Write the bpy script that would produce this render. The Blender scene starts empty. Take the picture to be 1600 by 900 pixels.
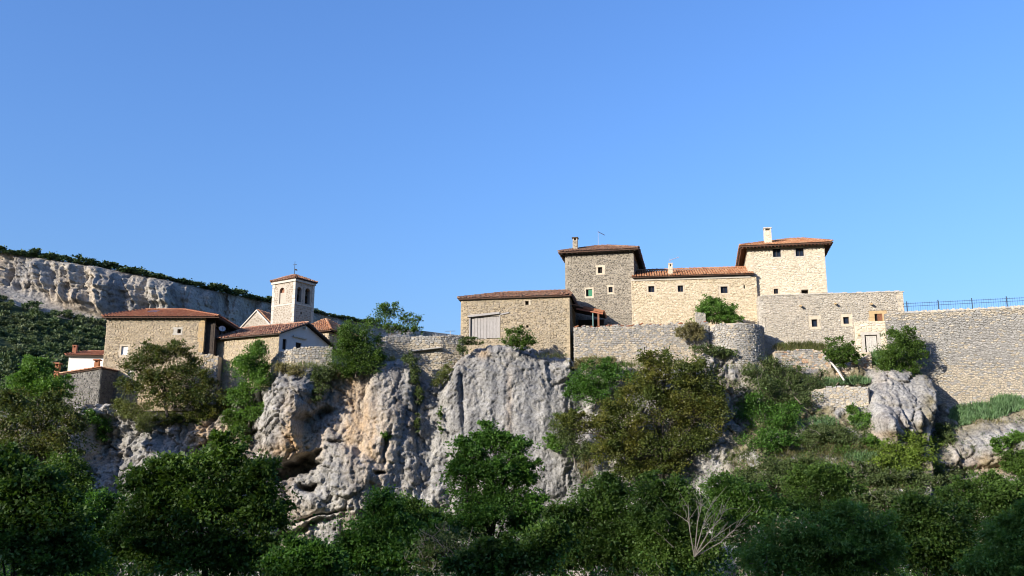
import bpy, math, random
import numpy as np
from mathutils import Vector

R = math.radians
rng = random.Random(7)
nrg = np.random.default_rng(11)
SC = bpy.context.scene
COL = SC.collection

# ------------------------------------------------------------------ camera
F = 1500.0                      # focal length in photograph pixels (1600 wide)
TH = R(12.5)                    # upward pitch
CT, ST = math.cos(TH), math.sin(TH)
cam_d = bpy.data.cameras.new('camera')
cam_d.sensor_width = 36.0
cam_d.lens = F / 1600.0 * 36.0
cam_d.clip_start = 0.1
cam_d.clip_end = 9000.0
cam = bpy.data.objects.new('camera', cam_d)
COL.objects.link(cam)
cam.location = (0, 0, 0)
cam.rotation_euler = (R(90) + TH, 0, 0)
SC.camera = cam

# ------------------------------------------------------------------ light
SUN_EL, SUN_AZ = R(19.5), R(50)   # azimuth: to the left of straight behind the camera
sx, sy, sz = -math.sin(SUN_AZ) * math.cos(SUN_EL), -math.cos(SUN_AZ) * math.cos(SUN_EL), math.sin(SUN_EL)
world = bpy.data.worlds.new('World')
SC.world = world
world.use_nodes = True
wn = world.node_tree
wn.nodes.clear()
wo = wn.nodes.new('ShaderNodeOutputWorld')
bg = wn.nodes.new('ShaderNodeBackground')
sky = wn.nodes.new('ShaderNodeTexSky')
sky.sky_type = 'NISHITA'
sky.sun_disc = False
sky.sun_elevation = SUN_EL
sky.sun_rotation = math.atan2(sx, sy)
sky.altitude = 0.0
sky.air_density = 1.6
sky.dust_density = 2.0
sky.ozone_density = 10.0
bg.inputs['Strength'].default_value = 0.15
tint = wn.nodes.new('ShaderNodeMix')
tint.data_type = 'RGBA'
tint.blend_type = 'MULTIPLY'
tint.inputs[0].default_value = 1.0
tint.inputs[7].default_value = (1.06, 0.895, 0.98, 1)
wn.links.new(sky.outputs[0], tint.inputs[6])
wn.links.new(tint.outputs[2], bg.inputs[0])
wn.links.new(bg.outputs[0], wo.inputs[0])
sun_d = bpy.data.lights.new('sun', 'SUN')
sun_d.energy = 4.4
sun_d.angle = R(0.5)
sun_d.color = (1.0, 0.92, 0.80)
sun = bpy.data.objects.new('sun', sun_d)
COL.objects.link(sun)
sun.rotation_euler = Vector((sx, sy, sz)).to_track_quat('Z', 'Y').to_euler()
SC.view_settings.view_transform = 'Standard'
SC.view_settings.look = 'None'
SC.view_settings.exposure = 0.9
SC.view_settings.gamma = 1.0
SC.cycles.filter_width = 1.05


# ------------------------------------------------------------------ measuring helpers
def ray(px, py):
    u = (px - 800.0) / F
    v = (450.0 - py) / F
    return Vector((u, CT - v * ST, ST + v * CT))


def at(px, py, Y):
    """the point at distance Y ahead that shows at a photograph pixel"""
    d = ray(px, py)
    return d * (Y / d.y)


def tag(o, label=None, cat=None, group=None, kind=None):
    if label: o['label'] = label
    if cat: o['category'] = cat
    if group: o['group'] = group
    if kind: o['kind'] = kind
    return o


def empty(name, loc, rz=0.0):
    o = bpy.data.objects.new(name, None)
    o.empty_display_size = 0.3
    COL.objects.link(o)
    o.location = loc
    o.rotation_euler = (0, 0, rz)
    return o


def link_mesh(name, me, parent=None, loc=None):
    o = bpy.data.objects.new(name, me)
    COL.objects.link(o)
    if parent is not None:
        o.parent = parent
    if loc is not None:
        o.location = loc
    return o


def fast_mesh(name, verts, quads, mat=None, parent=None, smooth=False, loc=None):
    """verts (n,3), quads (m,4) or (m,3) numpy arrays to an object"""
    me = bpy.data.meshes.new(name)
    verts = np.ascontiguousarray(verts, dtype=np.float32)
    quads = np.ascontiguousarray(quads, dtype=np.int32)
    k = quads.shape[1]
    me.vertices.add(len(verts))
    me.vertices.foreach_set('co', verts.ravel())
    me.loops.add(quads.size)
    me.loops.foreach_set('vertex_index', quads.ravel())
    me.polygons.add(len(quads))
    me.polygons.foreach_set('loop_start', np.arange(0, quads.size, k, dtype=np.int32))
    try:
        me.polygons.foreach_set('loop_total', np.full(len(quads), k, dtype=np.int32))
    except Exception:
        pass
    me.update(calc_edges=True)
    if smooth:
        me.polygons.foreach_set('use_smooth', np.ones(len(quads), dtype=bool))
    if mat is not None:
        for m in (mat if isinstance(mat, (list, tuple)) else [mat]):
            me.materials.append(m)
    return link_mesh(name, me, parent, loc)


class MB:
    """collects faces for one mesh"""
    def __init__(s):
        s.v, s.f, s.m = [], [], []

    def quad(s, *p, m=0):
        b = len(s.v)
        s.v.extend(tuple(q) for q in p)
        s.f.append(tuple(range(b, b + len(p))))
        s.m.append(m)

    def hexa(s, c, m=0):
        """8 corners: bottom 4 round, then top 4 round"""
        b = len(s.v)
        s.v.extend(tuple(q) for q in c)
        for f in ((3, 2, 1, 0), (4, 5, 6, 7), (0, 1, 5, 4), (1, 2, 6, 5), (2, 3, 7, 6), (3, 0, 4, 7)):
            s.f.append(tuple(b + i for i in f))
            s.m.append(m)

    def box(s, x0, x1, y0, y1, z0, z1, m=0):
        s.hexa(((x0, y0, z0), (x1, y0, z0), (x1, y1, z0), (x0, y1, z0),
                (x0, y0, z1), (x1, y0, z1), (x1, y1, z1), (x0, y1, z1)), m)

    def bar(s, p, q, w, h, m=0, up=(0, 0, 1)):
        p, q = Vector(p), Vector(q)
        d = (q - p).normalized()
        u = Vector(up)
        if abs(d.dot(u)) > .95: u = Vector((0, 1, 0))
        a = d.cross(u).normalized() * (w / 2)
        b = a.cross(d).normalized() * (h / 2)
        s.hexa((p - a - b, p + a - b, p + a + b, p - a + b, q - a - b, q + a - b, q + a + b, q - a + b), m)

    def tube(s, path, rad, n=6, m=0, cap=True):
        b = len(s.v)
        P = [Vector(p) for p in path]
        for i, p in enumerate(P):
            d = (P[min(i + 1, len(P) - 1)] - P[max(i - 1, 0)])
            if d.length < 1e-6: d = Vector((0, 0, 1))
            d.normalize()
            a = d.cross(Vector((0.31, 0.9, 0.2)))
            if a.length < .1: a = d.cross(Vector((1, 0, 0)))
            a.normalize()
            c = d.cross(a)
            for k in range(n):
                t = 2 * math.pi * k / n
                s.v.append(tuple(p + (a * math.cos(t) + c * math.sin(t)) * rad[i]))
        for i in range(len(P) - 1):
            for k in range(n):
                k2 = (k + 1) % n
                s.f.append((b + i * n + k, b + i * n + k2, b + (i + 1) * n + k2, b + (i + 1) * n + k))
                s.m.append(m)
        if cap:
            s.f.append(tuple(b + k for k in range(n))[::-1]); s.m.append(m)
            s.f.append(tuple(b + (len(P) - 1) * n + k for k in range(n))); s.m.append(m)

    def build(s, name, mats, parent=None, loc=None, smooth=False, kind=None):
        me = bpy.data.meshes.new(name)
        me.from_pydata(s.v, [], s.f)
        for m in (mats if isinstance(mats, (list, tuple)) else [mats]):
            me.materials.append(m)
        if any(s.m):
            me.polygons.foreach_set('material_index', s.m)
        if smooth:
            me.polygons.foreach_set('use_smooth', [True] * len(me.polygons))
        me.update()
        o = link_mesh(name, me, parent, loc)
        if kind: o['kind'] = kind
        return o


# ------------------------------------------------------------------ numpy noise
_perm = nrg.permutation(512)
_perm = np.concatenate([_perm, _perm, _perm])
_grad = nrg.normal(size=(512, 3))
_grad /= np.linalg.norm(_grad, axis=1)[:, None]


def pnoise(x, y, z):
    x, y, z = np.broadcast_arrays(np.asarray(x, float), np.asarray(y, float), np.asarray(z, float))
    xi, yi, zi = np.floor(x).astype(int), np.floor(y).astype(int), np.floor(z).astype(int)
    xf, yf, zf = x - xi, y - yi, z - zi
    u, v, w = [t * t * t * (t * (t * 6 - 15) + 10) for t in (xf, yf, zf)]

    def g(a, b, c):
        h = _perm[(_perm[(_perm[(xi + a) & 511] + yi + b) & 511] + zi + c) & 511]
        G = _grad[h]
        return G[..., 0] * (xf - a) + G[..., 1] * (yf - b) + G[..., 2] * (zf - c)
    x00 = g(0, 0, 0) * (1 - u) + g(1, 0, 0) * u
    x10 = g(0, 1, 0) * (1 - u) + g(1, 1, 0) * u
    x01 = g(0, 0, 1) * (1 - u) + g(1, 0, 1) * u
    x11 = g(0, 1, 1) * (1 - u) + g(1, 1, 1) * u
    return ((x00 * (1 - v) + x10 * v) * (1 - w) + (x01 * (1 - v) + x11 * v) * w) * 1.6


def fbm(x, y, z, octv=4, gain=.5, ridged=False):
    t, a = 0, 1.0
    for i in range(octv):
        n = pnoise(x + i * 17.3, y + i * 9.1, z - i * 5.7)
        if ridged: n = .5 - np.abs(n) * 1.4
        t = t + a * n
        x, y, z = x * 2.03, y * 2.03, z * 2.03
        a *= gain
    return t


def facets(x, z, size, seed, squash=1.0):
    """broken-rock facets: every cell a tilted plane at its own depth"""
    x, z = x / size, z / (size * squash)
    xi, zi = np.floor(x).astype(int), np.floor(z).astype(int)
    best = np.full(x.shape, 1e9)
    val = np.zeros(x.shape)
    edge = np.full(x.shape, 1e9)
    for a in (-1, 0, 1):
        for c in (-1, 0, 1):
            h = _perm[(_perm[(xi + a + seed * 31) & 511] + zi + c) & 511]
            g = _grad[h]
            cx, cz = xi + a + .5 + .45 * g[..., 0], zi + c + .5 + .45 * g[..., 1]
            d = (x - cx) ** 2 + (z - cz) ** 2
            v = g[..., 2] * .8 + ((x - cx) * g[..., 1] - (z - cz) * g[..., 0] + .5 * (x - cx)) * .9
            near = d < best
            edge = np.where(near, best, np.minimum(edge, d))
            val = np.where(near, v, val)
            best = np.where(near, d, best)
    return val, np.sqrt(edge) - np.sqrt(best)


# ------------------------------------------------------------------ materials
def new_mat(name):
    m = bpy.data.materials.new(name)
    m.use_nodes = True
    nt = m.node_tree
    bs = nt.nodes['Principled BSDF']
    bs.inputs['Specular IOR Level'].default_value = .25
    return m, nt, bs


def N(nt, t, **kw):
    n = nt.nodes.new(t)
    for k, v in kw.items():
        setattr(n, k, v)
    return n


def ramp(nt, src, cols):
    r = N(nt, 'ShaderNodeValToRGB')
    e = r.color_ramp.elements
    while len(e) < len(cols): e.new(.5)
    for i, (p, c) in enumerate(cols):
        e[i].position = p
        e[i].color = (*c, 1)
    nt.links.new(src, r.inputs[0])
    return r.outputs[0]


def noise(nt, vec, scale, detail=4, rough=.6):
    n = N(nt, 'ShaderNodeTexNoise')
    n.inputs['Scale'].default_value = scale
    n.inputs['Detail'].default_value = detail
    n.inputs['Roughness'].default_value = rough
    if vec is not None: nt.links.new(vec, n.inputs['Vector'])
    return n.outputs['Fac']


def mix(nt, fac, a, b, mode='MIX'):
    n = N(nt, 'ShaderNodeMix', data_type='RGBA', blend_type=mode)
    for sock, val in ((0, fac), (6, a), (7, b)):
        if isinstance(val, (int, float)): n.inputs[sock].default_value = val
        elif isinstance(val, tuple): n.inputs[sock].default_value = (*val, 1)
        else: nt.links.new(val, n.inputs[sock])
    return n.outputs[2]


def math_n(nt, op, a, b=0.0, clamp=False):
    n = N(nt, 'ShaderNodeMath', operation=op, use_clamp=clamp)
    for i, v in enumerate((a, b)):
        if isinstance(v, (int, float)): n.inputs[i].default_value = v
        else: nt.links.new(v, n.inputs[i])
    return n.outputs[0]


def bump(nt, bs, h, dist, strength=1.0):
    b = N(nt, 'ShaderNodeBump')
    b.inputs['Distance'].default_value = dist
    b.inputs['Strength'].default_value = strength
    nt.links.new(h, b.inputs['Height'])
    nt.links.new(b.outputs[0], bs.inputs['Normal'])


def objco(nt, scale=None):
    t = N(nt, 'ShaderNodeTexCoord')
    if scale is None: return t.outputs['Object']
    mp = N(nt, 'ShaderNodeMapping')
    mp.inputs['Scale'].default_value = scale
    nt.links.new(t.outputs['Object'], mp.inputs['Vector'])
    return mp.outputs[0]


def island_mat(name, cols, grain=6.0, grain_amt=.35, patch=None, patch_scale=.35, rough=.9, bump_d=.02, spec=.2):
    """colour drawn per loose piece, grain on top, optional large weathering patches"""
    m, nt, bs = new_mat(name)
    g = N(nt, 'ShaderNodeNewGeometry')
    n = len(cols)
    c = ramp(nt, g.outputs['Random Per Island'], [(i / (n - 1), cols[i]) for i in range(n)])
    co = objco(nt)
    if patch is not None:
        f = ramp(nt, noise(nt, co, patch_scale, 5, .65), [(.45, (0, 0, 0)), (.65, (1, 1, 1))])
        c = mix(nt, math_n(nt, 'MULTIPLY', f, patch[1]), c, patch[0])
    f2 = noise(nt, co, grain, 5, .7)
    dk = ramp(nt, f2, [(.25, (1 - grain_amt * 1.4,) * 3), (.75, (1 + grain_amt * .6,) * 3)])
    c = mix(nt, 1.0, c, dk, 'MULTIPLY')
    nt.links.new(c, bs.inputs['Base Color'])
    bs.inputs['Roughness'].default_value = rough
    bs.inputs['Specular IOR Level'].default_value = spec
    if bump_d: bump(nt, bs, f2, bump_d)
    return m


def plain_mat(name, col, rough=.8, var=.3, scale=4.0, bump_d=.01, stretch=None, spec=.25, metal=0.0):
    m, nt, bs = new_mat(name)
    co = objco(nt, stretch)
    f = noise(nt, co, scale, 5, .65)
    dk = ramp(nt, f, [(.25, tuple(c * (1 - var) for c in col)), (.75, tuple(c * (1 + var) for c in col))])
    nt.links.new(dk, bs.inputs['Base Color'])
    bs.inputs['Roughness'].default_value = rough
    bs.inputs['Specular IOR Level'].default_value = spec
    bs.inputs['Metallic'].default_value = metal
    if bump_d: bump(nt, bs, f, bump_d)
    return m


def leaf_mat(name, cols, patch=None, trans=.36, pscale=.9, rough=.55, spec=.3):
    m, nt, bs = new_mat(name)
    g = N(nt, 'ShaderNodeNewGeometry')
    n = len(cols)
    c = ramp(nt, g.outputs['Random Per Island'], [(i / (n - 1), cols[i]) for i in range(n)])
    f = noise(nt, objco(nt), pscale, 3, .6)
    if patch is not None:
        c = mix(nt, ramp(nt, f, [(.45, (0, 0, 0)), (.62, (1, 1, 1))]), c, patch)
    f3 = noise(nt, objco(nt), 1.7, 2, .5)
    c = mix(nt, 1.0, c, ramp(nt, f3, [(.3, (.65,) * 3), (.7, (1.25,) * 3)]), 'MULTIPLY')
    nt.links.new(c, bs.inputs['Base Color'])
    bs.inputs['Roughness'].default_value = rough
    bs.inputs['Specular IOR Level'].default_value = spec
    tr = N(nt, 'ShaderNodeBsdfTranslucent')
    nt.links.new(mix(nt, 1.0, c, (1.3, 1.35, .6), 'MULTIPLY'), tr.inputs[0])
    ms = N(nt, 'ShaderNodeMixShader')
    ms.inputs[0].default_value = trans
    nt.links.new(bs.outputs[0], ms.inputs[1])
    nt.links.new(tr.outputs[0], ms.inputs[2])
    out = [x for x in nt.nodes if x.type == 'OUTPUT_MATERIAL'][0]
    nt.links.new(ms.outputs[0], out.inputs[0])
    return m


M = {}
# rubble walls
M['st_tower_l'] = island_mat('stone_tower_brown', [(0.206, 0.183, 0.148), (0.327, 0.286, 0.222), (0.263, 0.235, 0.190), (0.371, 0.325, 0.250), (0.289, 0.261, 0.209), (0.244, 0.216, 0.171)], patch=((0.247, 0.226, 0.186), .55))
M['st_wing'] = island_mat('stone_wing_yellow', [(0.491, 0.407, 0.269), (0.663, 0.562, 0.398), (0.585, 0.484, 0.324), (0.708, 0.606, 0.441), (0.616, 0.519, 0.359), (0.538, 0.437, 0.284)], patch=((0.569, 0.453, 0.284), .35))
M['st_tower_r'] = island_mat('stone_tower_cream', [(0.558, 0.481, 0.360), (0.705, 0.621, 0.476), (0.635, 0.551, 0.413), (0.725, 0.656, 0.518), (0.663, 0.583, 0.445), (0.593, 0.509, 0.374)], patch=((0.691, 0.614, 0.483), .45))
M['st_barn'] = island_mat('stone_barn', [(0.294, 0.242, 0.171), (0.432, 0.350, 0.232), (0.371, 0.301, 0.200), (0.470, 0.380, 0.249), (0.401, 0.331, 0.228), (0.325, 0.279, 0.211)], patch=((0.302, 0.260, 0.192), .5))
M['st_house'] = island_mat('stone_house', [(0.366, 0.305, 0.218), (0.531, 0.432, 0.291), (0.449, 0.371, 0.258), (0.565, 0.461, 0.311), (0.481, 0.399, 0.282), (0.390, 0.329, 0.242)], patch=((0.507, 0.395, 0.242), .35))
M['st_lower'] = island_mat('stone_lower_building', [(0.382, 0.349, 0.293), (0.515, 0.469, 0.388), (0.456, 0.413, 0.341), (0.552, 0.499, 0.412), (0.485, 0.440, 0.361), (0.413, 0.380, 0.323)], patch=((0.392, 0.368, 0.322), .6))
M['st_grey'] = island_mat('stone_wall_grey', [(0.267, 0.259, 0.238), (0.402, 0.388, 0.354), (0.338, 0.323, 0.296), (0.435, 0.417, 0.380), (0.370, 0.355, 0.322), (0.299, 0.288, 0.267)], patch=((0.306, 0.298, 0.277), .4))
M['st_ochre'] = island_mat('stone_wall_ochre', [(0.403, 0.349, 0.260), (0.525, 0.458, 0.349), (0.461, 0.398, 0.300), (0.551, 0.481, 0.373), (0.487, 0.421, 0.318), (0.428, 0.365, 0.272)])
M['st_dark'] = island_mat('stone_shed_dark', [(.10, .098, .09), (.23, .22, .20), (.17, .162, .148), (.26, .245, .22), (.19, .18, .165), (.13, .125, .115)])
M['st_red'] = island_mat('stone_rubble_red', [(.45, .38, .28), (.58, .50, .39), (.46, .27, .16), (.63, .55, .44), (.50, .42, .31), (.52, .33, .20)])
M['st_church'] = island_mat('stone_church', [(0.266, 0.220, 0.165), (0.375, 0.326, 0.253), (0.320, 0.273, 0.209), (0.399, 0.349, 0.275), (0.302, 0.250, 0.187), (0.242, 0.192, 0.137)], patch=((0.363, 0.314, 0.247), .6), patch_scale=.6)
M['dressed'] = island_mat('dressed_stone', [(0.558, 0.484, 0.363), (0.632, 0.558, 0.437), (0.521, 0.437, 0.316), (0.670, 0.595, 0.465)], grain=3.0, grain_amt=.2, bump_d=.008)
M['dressed_pale'] = island_mat('dressed_stone_pale', [(0.502, 0.470, 0.404), (0.567, 0.535, 0.467), (0.470, 0.429, 0.364), (0.591, 0.559, 0.491)], grain=3.0, grain_amt=.2, bump_d=.008)
M['dressed_ochre'] = island_mat('dressed_stone_ochre', [(.50, .36, .19), (.56, .42, .24), (.47, .33, .17), (.58, .45, .28)], grain=3.0, grain_amt=.2, bump_d=.008)
M['mortar'] = plain_mat('mortar', (0.390, 0.338, 0.260), .95, .25, 2.5, .02)
M['mortar_pale'] = plain_mat('mortar_pale', (.55, .48, .37), .95, .15, 2.5, .02)
M['mortar_dark'] = plain_mat('mortar_dark', (0.225, 0.210, 0.180), .95, .3, 2.5, .02)
M['mortar_church'] = plain_mat('lime_mortar', (0.376, 0.331, 0.271), .95, .15, 1.5, .02)
M['plaster'] = plain_mat('plaster_grey', (.50, .51, .51), .9, .1, 1.2, .01)
M['plaster_white'] = plain_mat('plaster_white', (.78, .74, .68), .9, .06, 1.2, .005)
M['shade_in'] = plain_mat('interior_shade', (.025, .022, .02), .95, .2, 2, 0)  # near-black colour standing in for the shade inside openings
M['wood_grey'] = plain_mat('wood_weathered', (.33, .31, .29), .85, .3, 5, .01, (6, 6, .6))
M['wood_dark'] = plain_mat('wood_dark', (.055, .042, .033), .8, .4, 5, .01)
M['wood_brown'] = plain_mat('wood_brown', (.20, .09, .05), .75, .3, 5, .01)
M['wood_red'] = plain_mat('wood_red_paint', (.34, .13, .075), .7, .2, 4, .005)
M['wood_pale'] = plain_mat('wood_bleached', (.48, .45, .40), .85, .25, 6, .01)
M['green_paint'] = plain_mat('green_paint', (.05, .22, .12), .5, .15, 4, .003)
M['white_paint'] = plain_mat('white_paint', (.78, .78, .76), .5, .06, 4, 0)
M['metal'] = plain_mat('metal_grey', (.22, .22, .23), .45, .15, 8, 0, metal=.6)
M['metal_pale'] = plain_mat('metal_pale', (.62, .62, .64), .4, .1, 8, 0, metal=.4)
M['fence'] = plain_mat('fence_paint', (.05, .075, .11), .5, .15, 8, 0)
M['iron'] = plain_mat('wrought_iron', (.035, .033, .032), .7, .2, 8, 0)
M['copper'] = plain_mat('pipe_green', (.18, .30, .28), .5, .15, 8, 0)
M['bronze'] = plain_mat('bell_bronze', (.09, .08, .05), .5, .2, 6, 0, metal=.5)
m, nt, bs = new_mat('window_glass')
bs.inputs['Base Color'].default_value = (.018, .026, .045, 1)
bs.inputs['Roughness'].default_value = .06
bs.inputs['Specular IOR Level'].default_value = .75
bump(nt, bs, noise(nt, objco(nt), 1.3, 2), .004)
M['glass'] = m
# roof tiles
M['tile_orange'] = island_mat('roof_tile_orange', [(0.368, 0.152, 0.071), (0.496, 0.276, 0.157), (0.416, 0.193, 0.095), (0.320, 0.138, 0.071), (0.528, 0.331, 0.199), (0.400, 0.175, 0.085)], grain=5, grain_amt=.25, bump_d=.006, rough=.85)
M['tile_red'] = island_mat('roof_tile_red', [(0.292, 0.113, 0.063), (0.356, 0.162, 0.092), (0.324, 0.135, 0.075), (0.267, 0.108, 0.063), (0.381, 0.194, 0.115)], grain=5, grain_amt=.2, bump_d=.006, rough=.85)
M['tile_brown'] = island_mat('roof_tile_brown', [(.20, .095, .06), (.36, .19, .12), (.15, .085, .065), (.42, .26, .18), (.26, .13, .085), (.31, .22, .165)], grain=5, grain_amt=.35, bump_d=.006, rough=.9, patch=((.14, .115, .085), .6), patch_scale=.7)
M['tile_mixed'] = island_mat('roof_tile_mixed', [(0.279, 0.114, 0.070), (0.410, 0.223, 0.140), (0.230, 0.104, 0.070), (0.361, 0.190, 0.120), (0.451, 0.294, 0.205)], grain=5, grain_amt=.3, bump_d=.006, rough=.9, patch=((0.197, 0.142, 0.100), .5), patch_scale=.6)
M['deck'] = plain_mat('roof_bedding', (.085, .05, .035), .9, .3, 4, .01)
# bark and leaves
M['bark'] = plain_mat('bark_grey', (.13, .11, .09), .9, .35, 6, .02, (1, 1, .3))
M['bark_dark'] = plain_mat('bark_dark', (.06, .05, .042), .9, .35, 6, .02, (1, 1, .3))
M['twig'] = plain_mat('dead_twigs', (0.188, 0.169, 0.143), .9, .25, 6, 0)
M['lf_dark'] = leaf_mat('leaf_dark_green', [(0.037, 0.095, 0.015), (0.077, 0.175, 0.025), (0.055, 0.132, 0.020), (0.101, 0.212, 0.032)])
M['lf_mid'] = leaf_mat('leaf_mid_green', [(0.041, 0.091, 0.013), (0.080, 0.145, 0.021), (0.059, 0.113, 0.017), (0.105, 0.176, 0.027)])
M['lf_bright'] = leaf_mat('leaf_bright_green', [(0.063, 0.142, 0.021), (0.110, 0.215, 0.037), (0.086, 0.173, 0.027), (0.137, 0.247, 0.047)])
M['lf_olive'] = leaf_mat('leaf_olive', [(.045, .072, .014), (.088, .118, .024), (.065, .092, .019), (.11, .135, .028)], patch=(.135, .132, .024), pscale=.33)
M['lf_oak'] = leaf_mat('leaf_oak_spring', [(0.045, 0.073, 0.018), (0.076, 0.107, 0.027), (0.059, 0.090, 0.023), (0.098, 0.125, 0.032)], patch=(.105, .102, .022))
M['lf_willow'] = leaf_mat('leaf_blue_green', [(0.090, 0.179, 0.033), (0.178, 0.295, 0.057), (0.130, 0.229, 0.044), (0.265, 0.379, 0.081)])
M['lf_lime'] = leaf_mat('leaf_lime', [(.095, .155, .018), (.15, .215, .03), (.12, .185, .024), (.18, .24, .04)])
M['lf_scrub'] = leaf_mat('leaf_scrub', [(0.058, 0.092, 0.028), (0.103, 0.141, 0.048), (0.078, 0.118, 0.035), (0.127, 0.152, 0.065)])
M['lf_fresh'] = leaf_mat('leaf_fresh_green', [(.052, .115, .016), (.098, .168, .030), (.072, .138, .022), (.125, .195, .04)], patch=(.062, .122, .022), pscale=.3)
M['lf_far'] = leaf_mat('leaf_far_evergreen', [(0.026, 0.053, 0.019), (0.054, 0.090, 0.030), (0.038, 0.070, 0.025), (0.070, 0.106, 0.038)], trans=.1)
M['lf_far2'] = leaf_mat('leaf_far_wood', [(.032, .062, .022), (.085, .125, .045), (.052, .090, .030), (.11, .15, .06)], trans=.15, patch=(.10, .125, .055), pscale=.06)
M['grass'] = leaf_mat('grass_blades', [(.085, .12, .03), (.15, .17, .05), (.11, .145, .038), (.20, .19, .09)])
M['grass_dry'] = leaf_mat('grass_dry', [(.19, .165, .075), (.27, .23, .115), (.15, .15, .055), (.30, .265, .15)])
M['iris'] = leaf_mat('iris_leaves', [(.10, .19, .075), (.17, .275, .135), (.13, .23, .10), (.20, .30, .165)])

# ================================================================== TERRAIN
def N_noise_col(nt, vec, scale):
    n = N(nt, 'ShaderNodeTexNoise')
    n.inputs['Scale'].default_value = scale
    n.inputs['Detail'].default_value = 4
    nt.links.new(vec, n.inputs['Vector'])
    return n.outputs['Color']


def rock_mat(name, base_cols, scale, bump_d, use_attr=True, fine=3.0):
    m, nt, bs = new_mat(name)
    co = objco(nt)
    st = objco(nt, (1.0, 1.0, .22))
    f1 = noise(nt, co, scale * .5, 6, .65)
    f2 = noise(nt, st, scale * 1.3, 5, .65)
    c = ramp(nt, f1, [(.28, base_cols[0]), (.5, base_cols[1]), (.72, base_cols[2])])
    s = ramp(nt, f2, [(.36, (.50, .50, .52)), (.50, (1, 1, 1)), (.70, (1.2, 1.18, 1.14))])
    c = mix(nt, 1.0, c, s, 'MULTIPLY')
    if use_attr:
        at_ = N(nt, 'ShaderNodeAttribute')
        at_.attribute_name = 'tint'
        sp = N(nt, 'ShaderNodeSeparateColor')
        nt.links.new(at_.outputs['Color'], sp.inputs[0])
        o = ramp(nt, noise(nt, st, scale * 1.1, 5, .7), [(.34, (.25,) * 3), (.6, (1,) * 3)])
        c = mix(nt, math_n(nt, 'MULTIPLY', sp.outputs[0], o, True), c, (.50, .345, .195))
        o2 = ramp(nt, noise(nt, st, scale * 1.7, 5, .65), [(.35, (.35,) * 3), (.6, (1,) * 3)])
        c = mix(nt, math_n(nt, 'MULTIPLY', sp.outputs[1], o2, True), c, (.165, .168, .172))
        soil = ramp(nt, noise(nt, co, scale * 2.2, 6, .7), [(.3, (.10, .085, .05)), (.5, (.20, .175, .11)), (.7, (.34, .30, .235))])
        c = mix(nt, sp.outputs[2], c, soil)
    f3 = noise(nt, co, fine, 8, .72)
    vo = N(nt, 'ShaderNodeTexVoronoi')
    vo.inputs['Scale'].default_value = fine * .9
    nt.links.new(mix(nt, .12, objco(nt, (1.0, 1.0, .7)), N_noise_col(nt, co, fine * .8)), vo.inputs['Vector'])
    pit = ramp(nt, vo.outputs['Distance'], [(.05, (.0,) * 3), (.42, (1,) * 3)])
    c = mix(nt, 1.0, c, ramp(nt, pit, [(.0, (.74,) * 3), (.5, (1.04,) * 3)]), 'MULTIPLY')  # crevice shade put into the colour: pits painted darker
    f3 = math_n(nt, 'ADD', f3, math_n(nt, 'MULTIPLY', pit, .55))
    c = mix(nt, 1.0, c, ramp(nt, noise(nt, co, fine * 1.6, 6, .75), [(.36, (.50,) * 3), (.52, (1.0,) * 3), (.70, (1.15,) * 3)]), 'MULTIPLY')
    nt.links.new(c, bs.inputs['Base Color'])
    bs.inputs['Roughness'].default_value = .95
    bs.inputs['Specular IOR Level'].default_value = .15
    bump(nt, bs, f3, bump_d)
    return m


M['cliff'] = rock_mat('limestone', [(.195, .19, .18), (.315, .305, .285), (.455, .438, .405)], .55, .16)
M['far_cliff'] = rock_mat('limestone_far', [(.215, .205, .185), (.325, .305, .262), (.42, .392, .335)], .09, .9, use_attr=True, fine=.5)
M['soil'] = plain_mat('valley_soil', (.075, .075, .035), .95, .45, .5, .05)
M['forest_floor'] = plain_mat('forest_floor', (.036, .052, .02), .95, .45, .12, .2)


def blob(px, py, cx, cy, rx, ry, amp, rot=0.0, p=2.0):
    c, s = math.cos(R(rot)), math.sin(R(rot))
    dx, dy = px - cx, py - cy
    u, v = (dx * c + dy * s) / rx, (-dx * s + dy * c) / ry
    d = np.sqrt(u * u + v * v)
    return amp * np.exp(-d ** p)


def sstep(a, b, x):
    t = np.clip((x - a) / (b - a), 0, 1)
    return t * t * (3 - 2 * t)


PXT = [-400, 0, 60, 95, 160, 178, 250, 338, 355, 425, 440, 515, 560, 600, 640, 660, 690, 702, 722, 740, 780, 830, 862, 890, 905, 960, 1000, 1080, 1110, 1150, 1195, 1206, 1214, 1290, 1300, 1345, 1360, 1395, 1436, 1446, 1500, 1560, 1600, 1800, 2200]
PYT = [640, 640, 640, 636, 630, 636, 645, 640, 618, 600, 568, 566, 572, 560, 560, 590, 598, 578, 552, 545, 536, 538, 552, 560, 572, 585, 580, 566, 545, 548, 552, 566, 574, 574, 568, 566, 566, 566, 572, 618, 636, 622, 612, 590, 560]
PX0 = [-400, 0, 100, 180, 340, 420, 560, 640, 700, 890, 950, 1100, 1200, 1350, 1450, 1600, 2200]
Y00 = [86, 90, 91.2, 92.6, 92.6, 90.6, 90.6, 91.2, 92.0, 91.2, 90.6, 90.2, 91.4, 91.0, 90.9, 89.2, 84]
LK = [.9, .75, .5, .30, .28, .16, .12, .10, .10, .12, .22, .38, .72, .80, .9, .95, .95]


def proj(x, Y, z):
    D = Y * CT + z * ST
    return 800 + F * x / D, 450 - F * (-Y * ST + z * CT) / D


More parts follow.
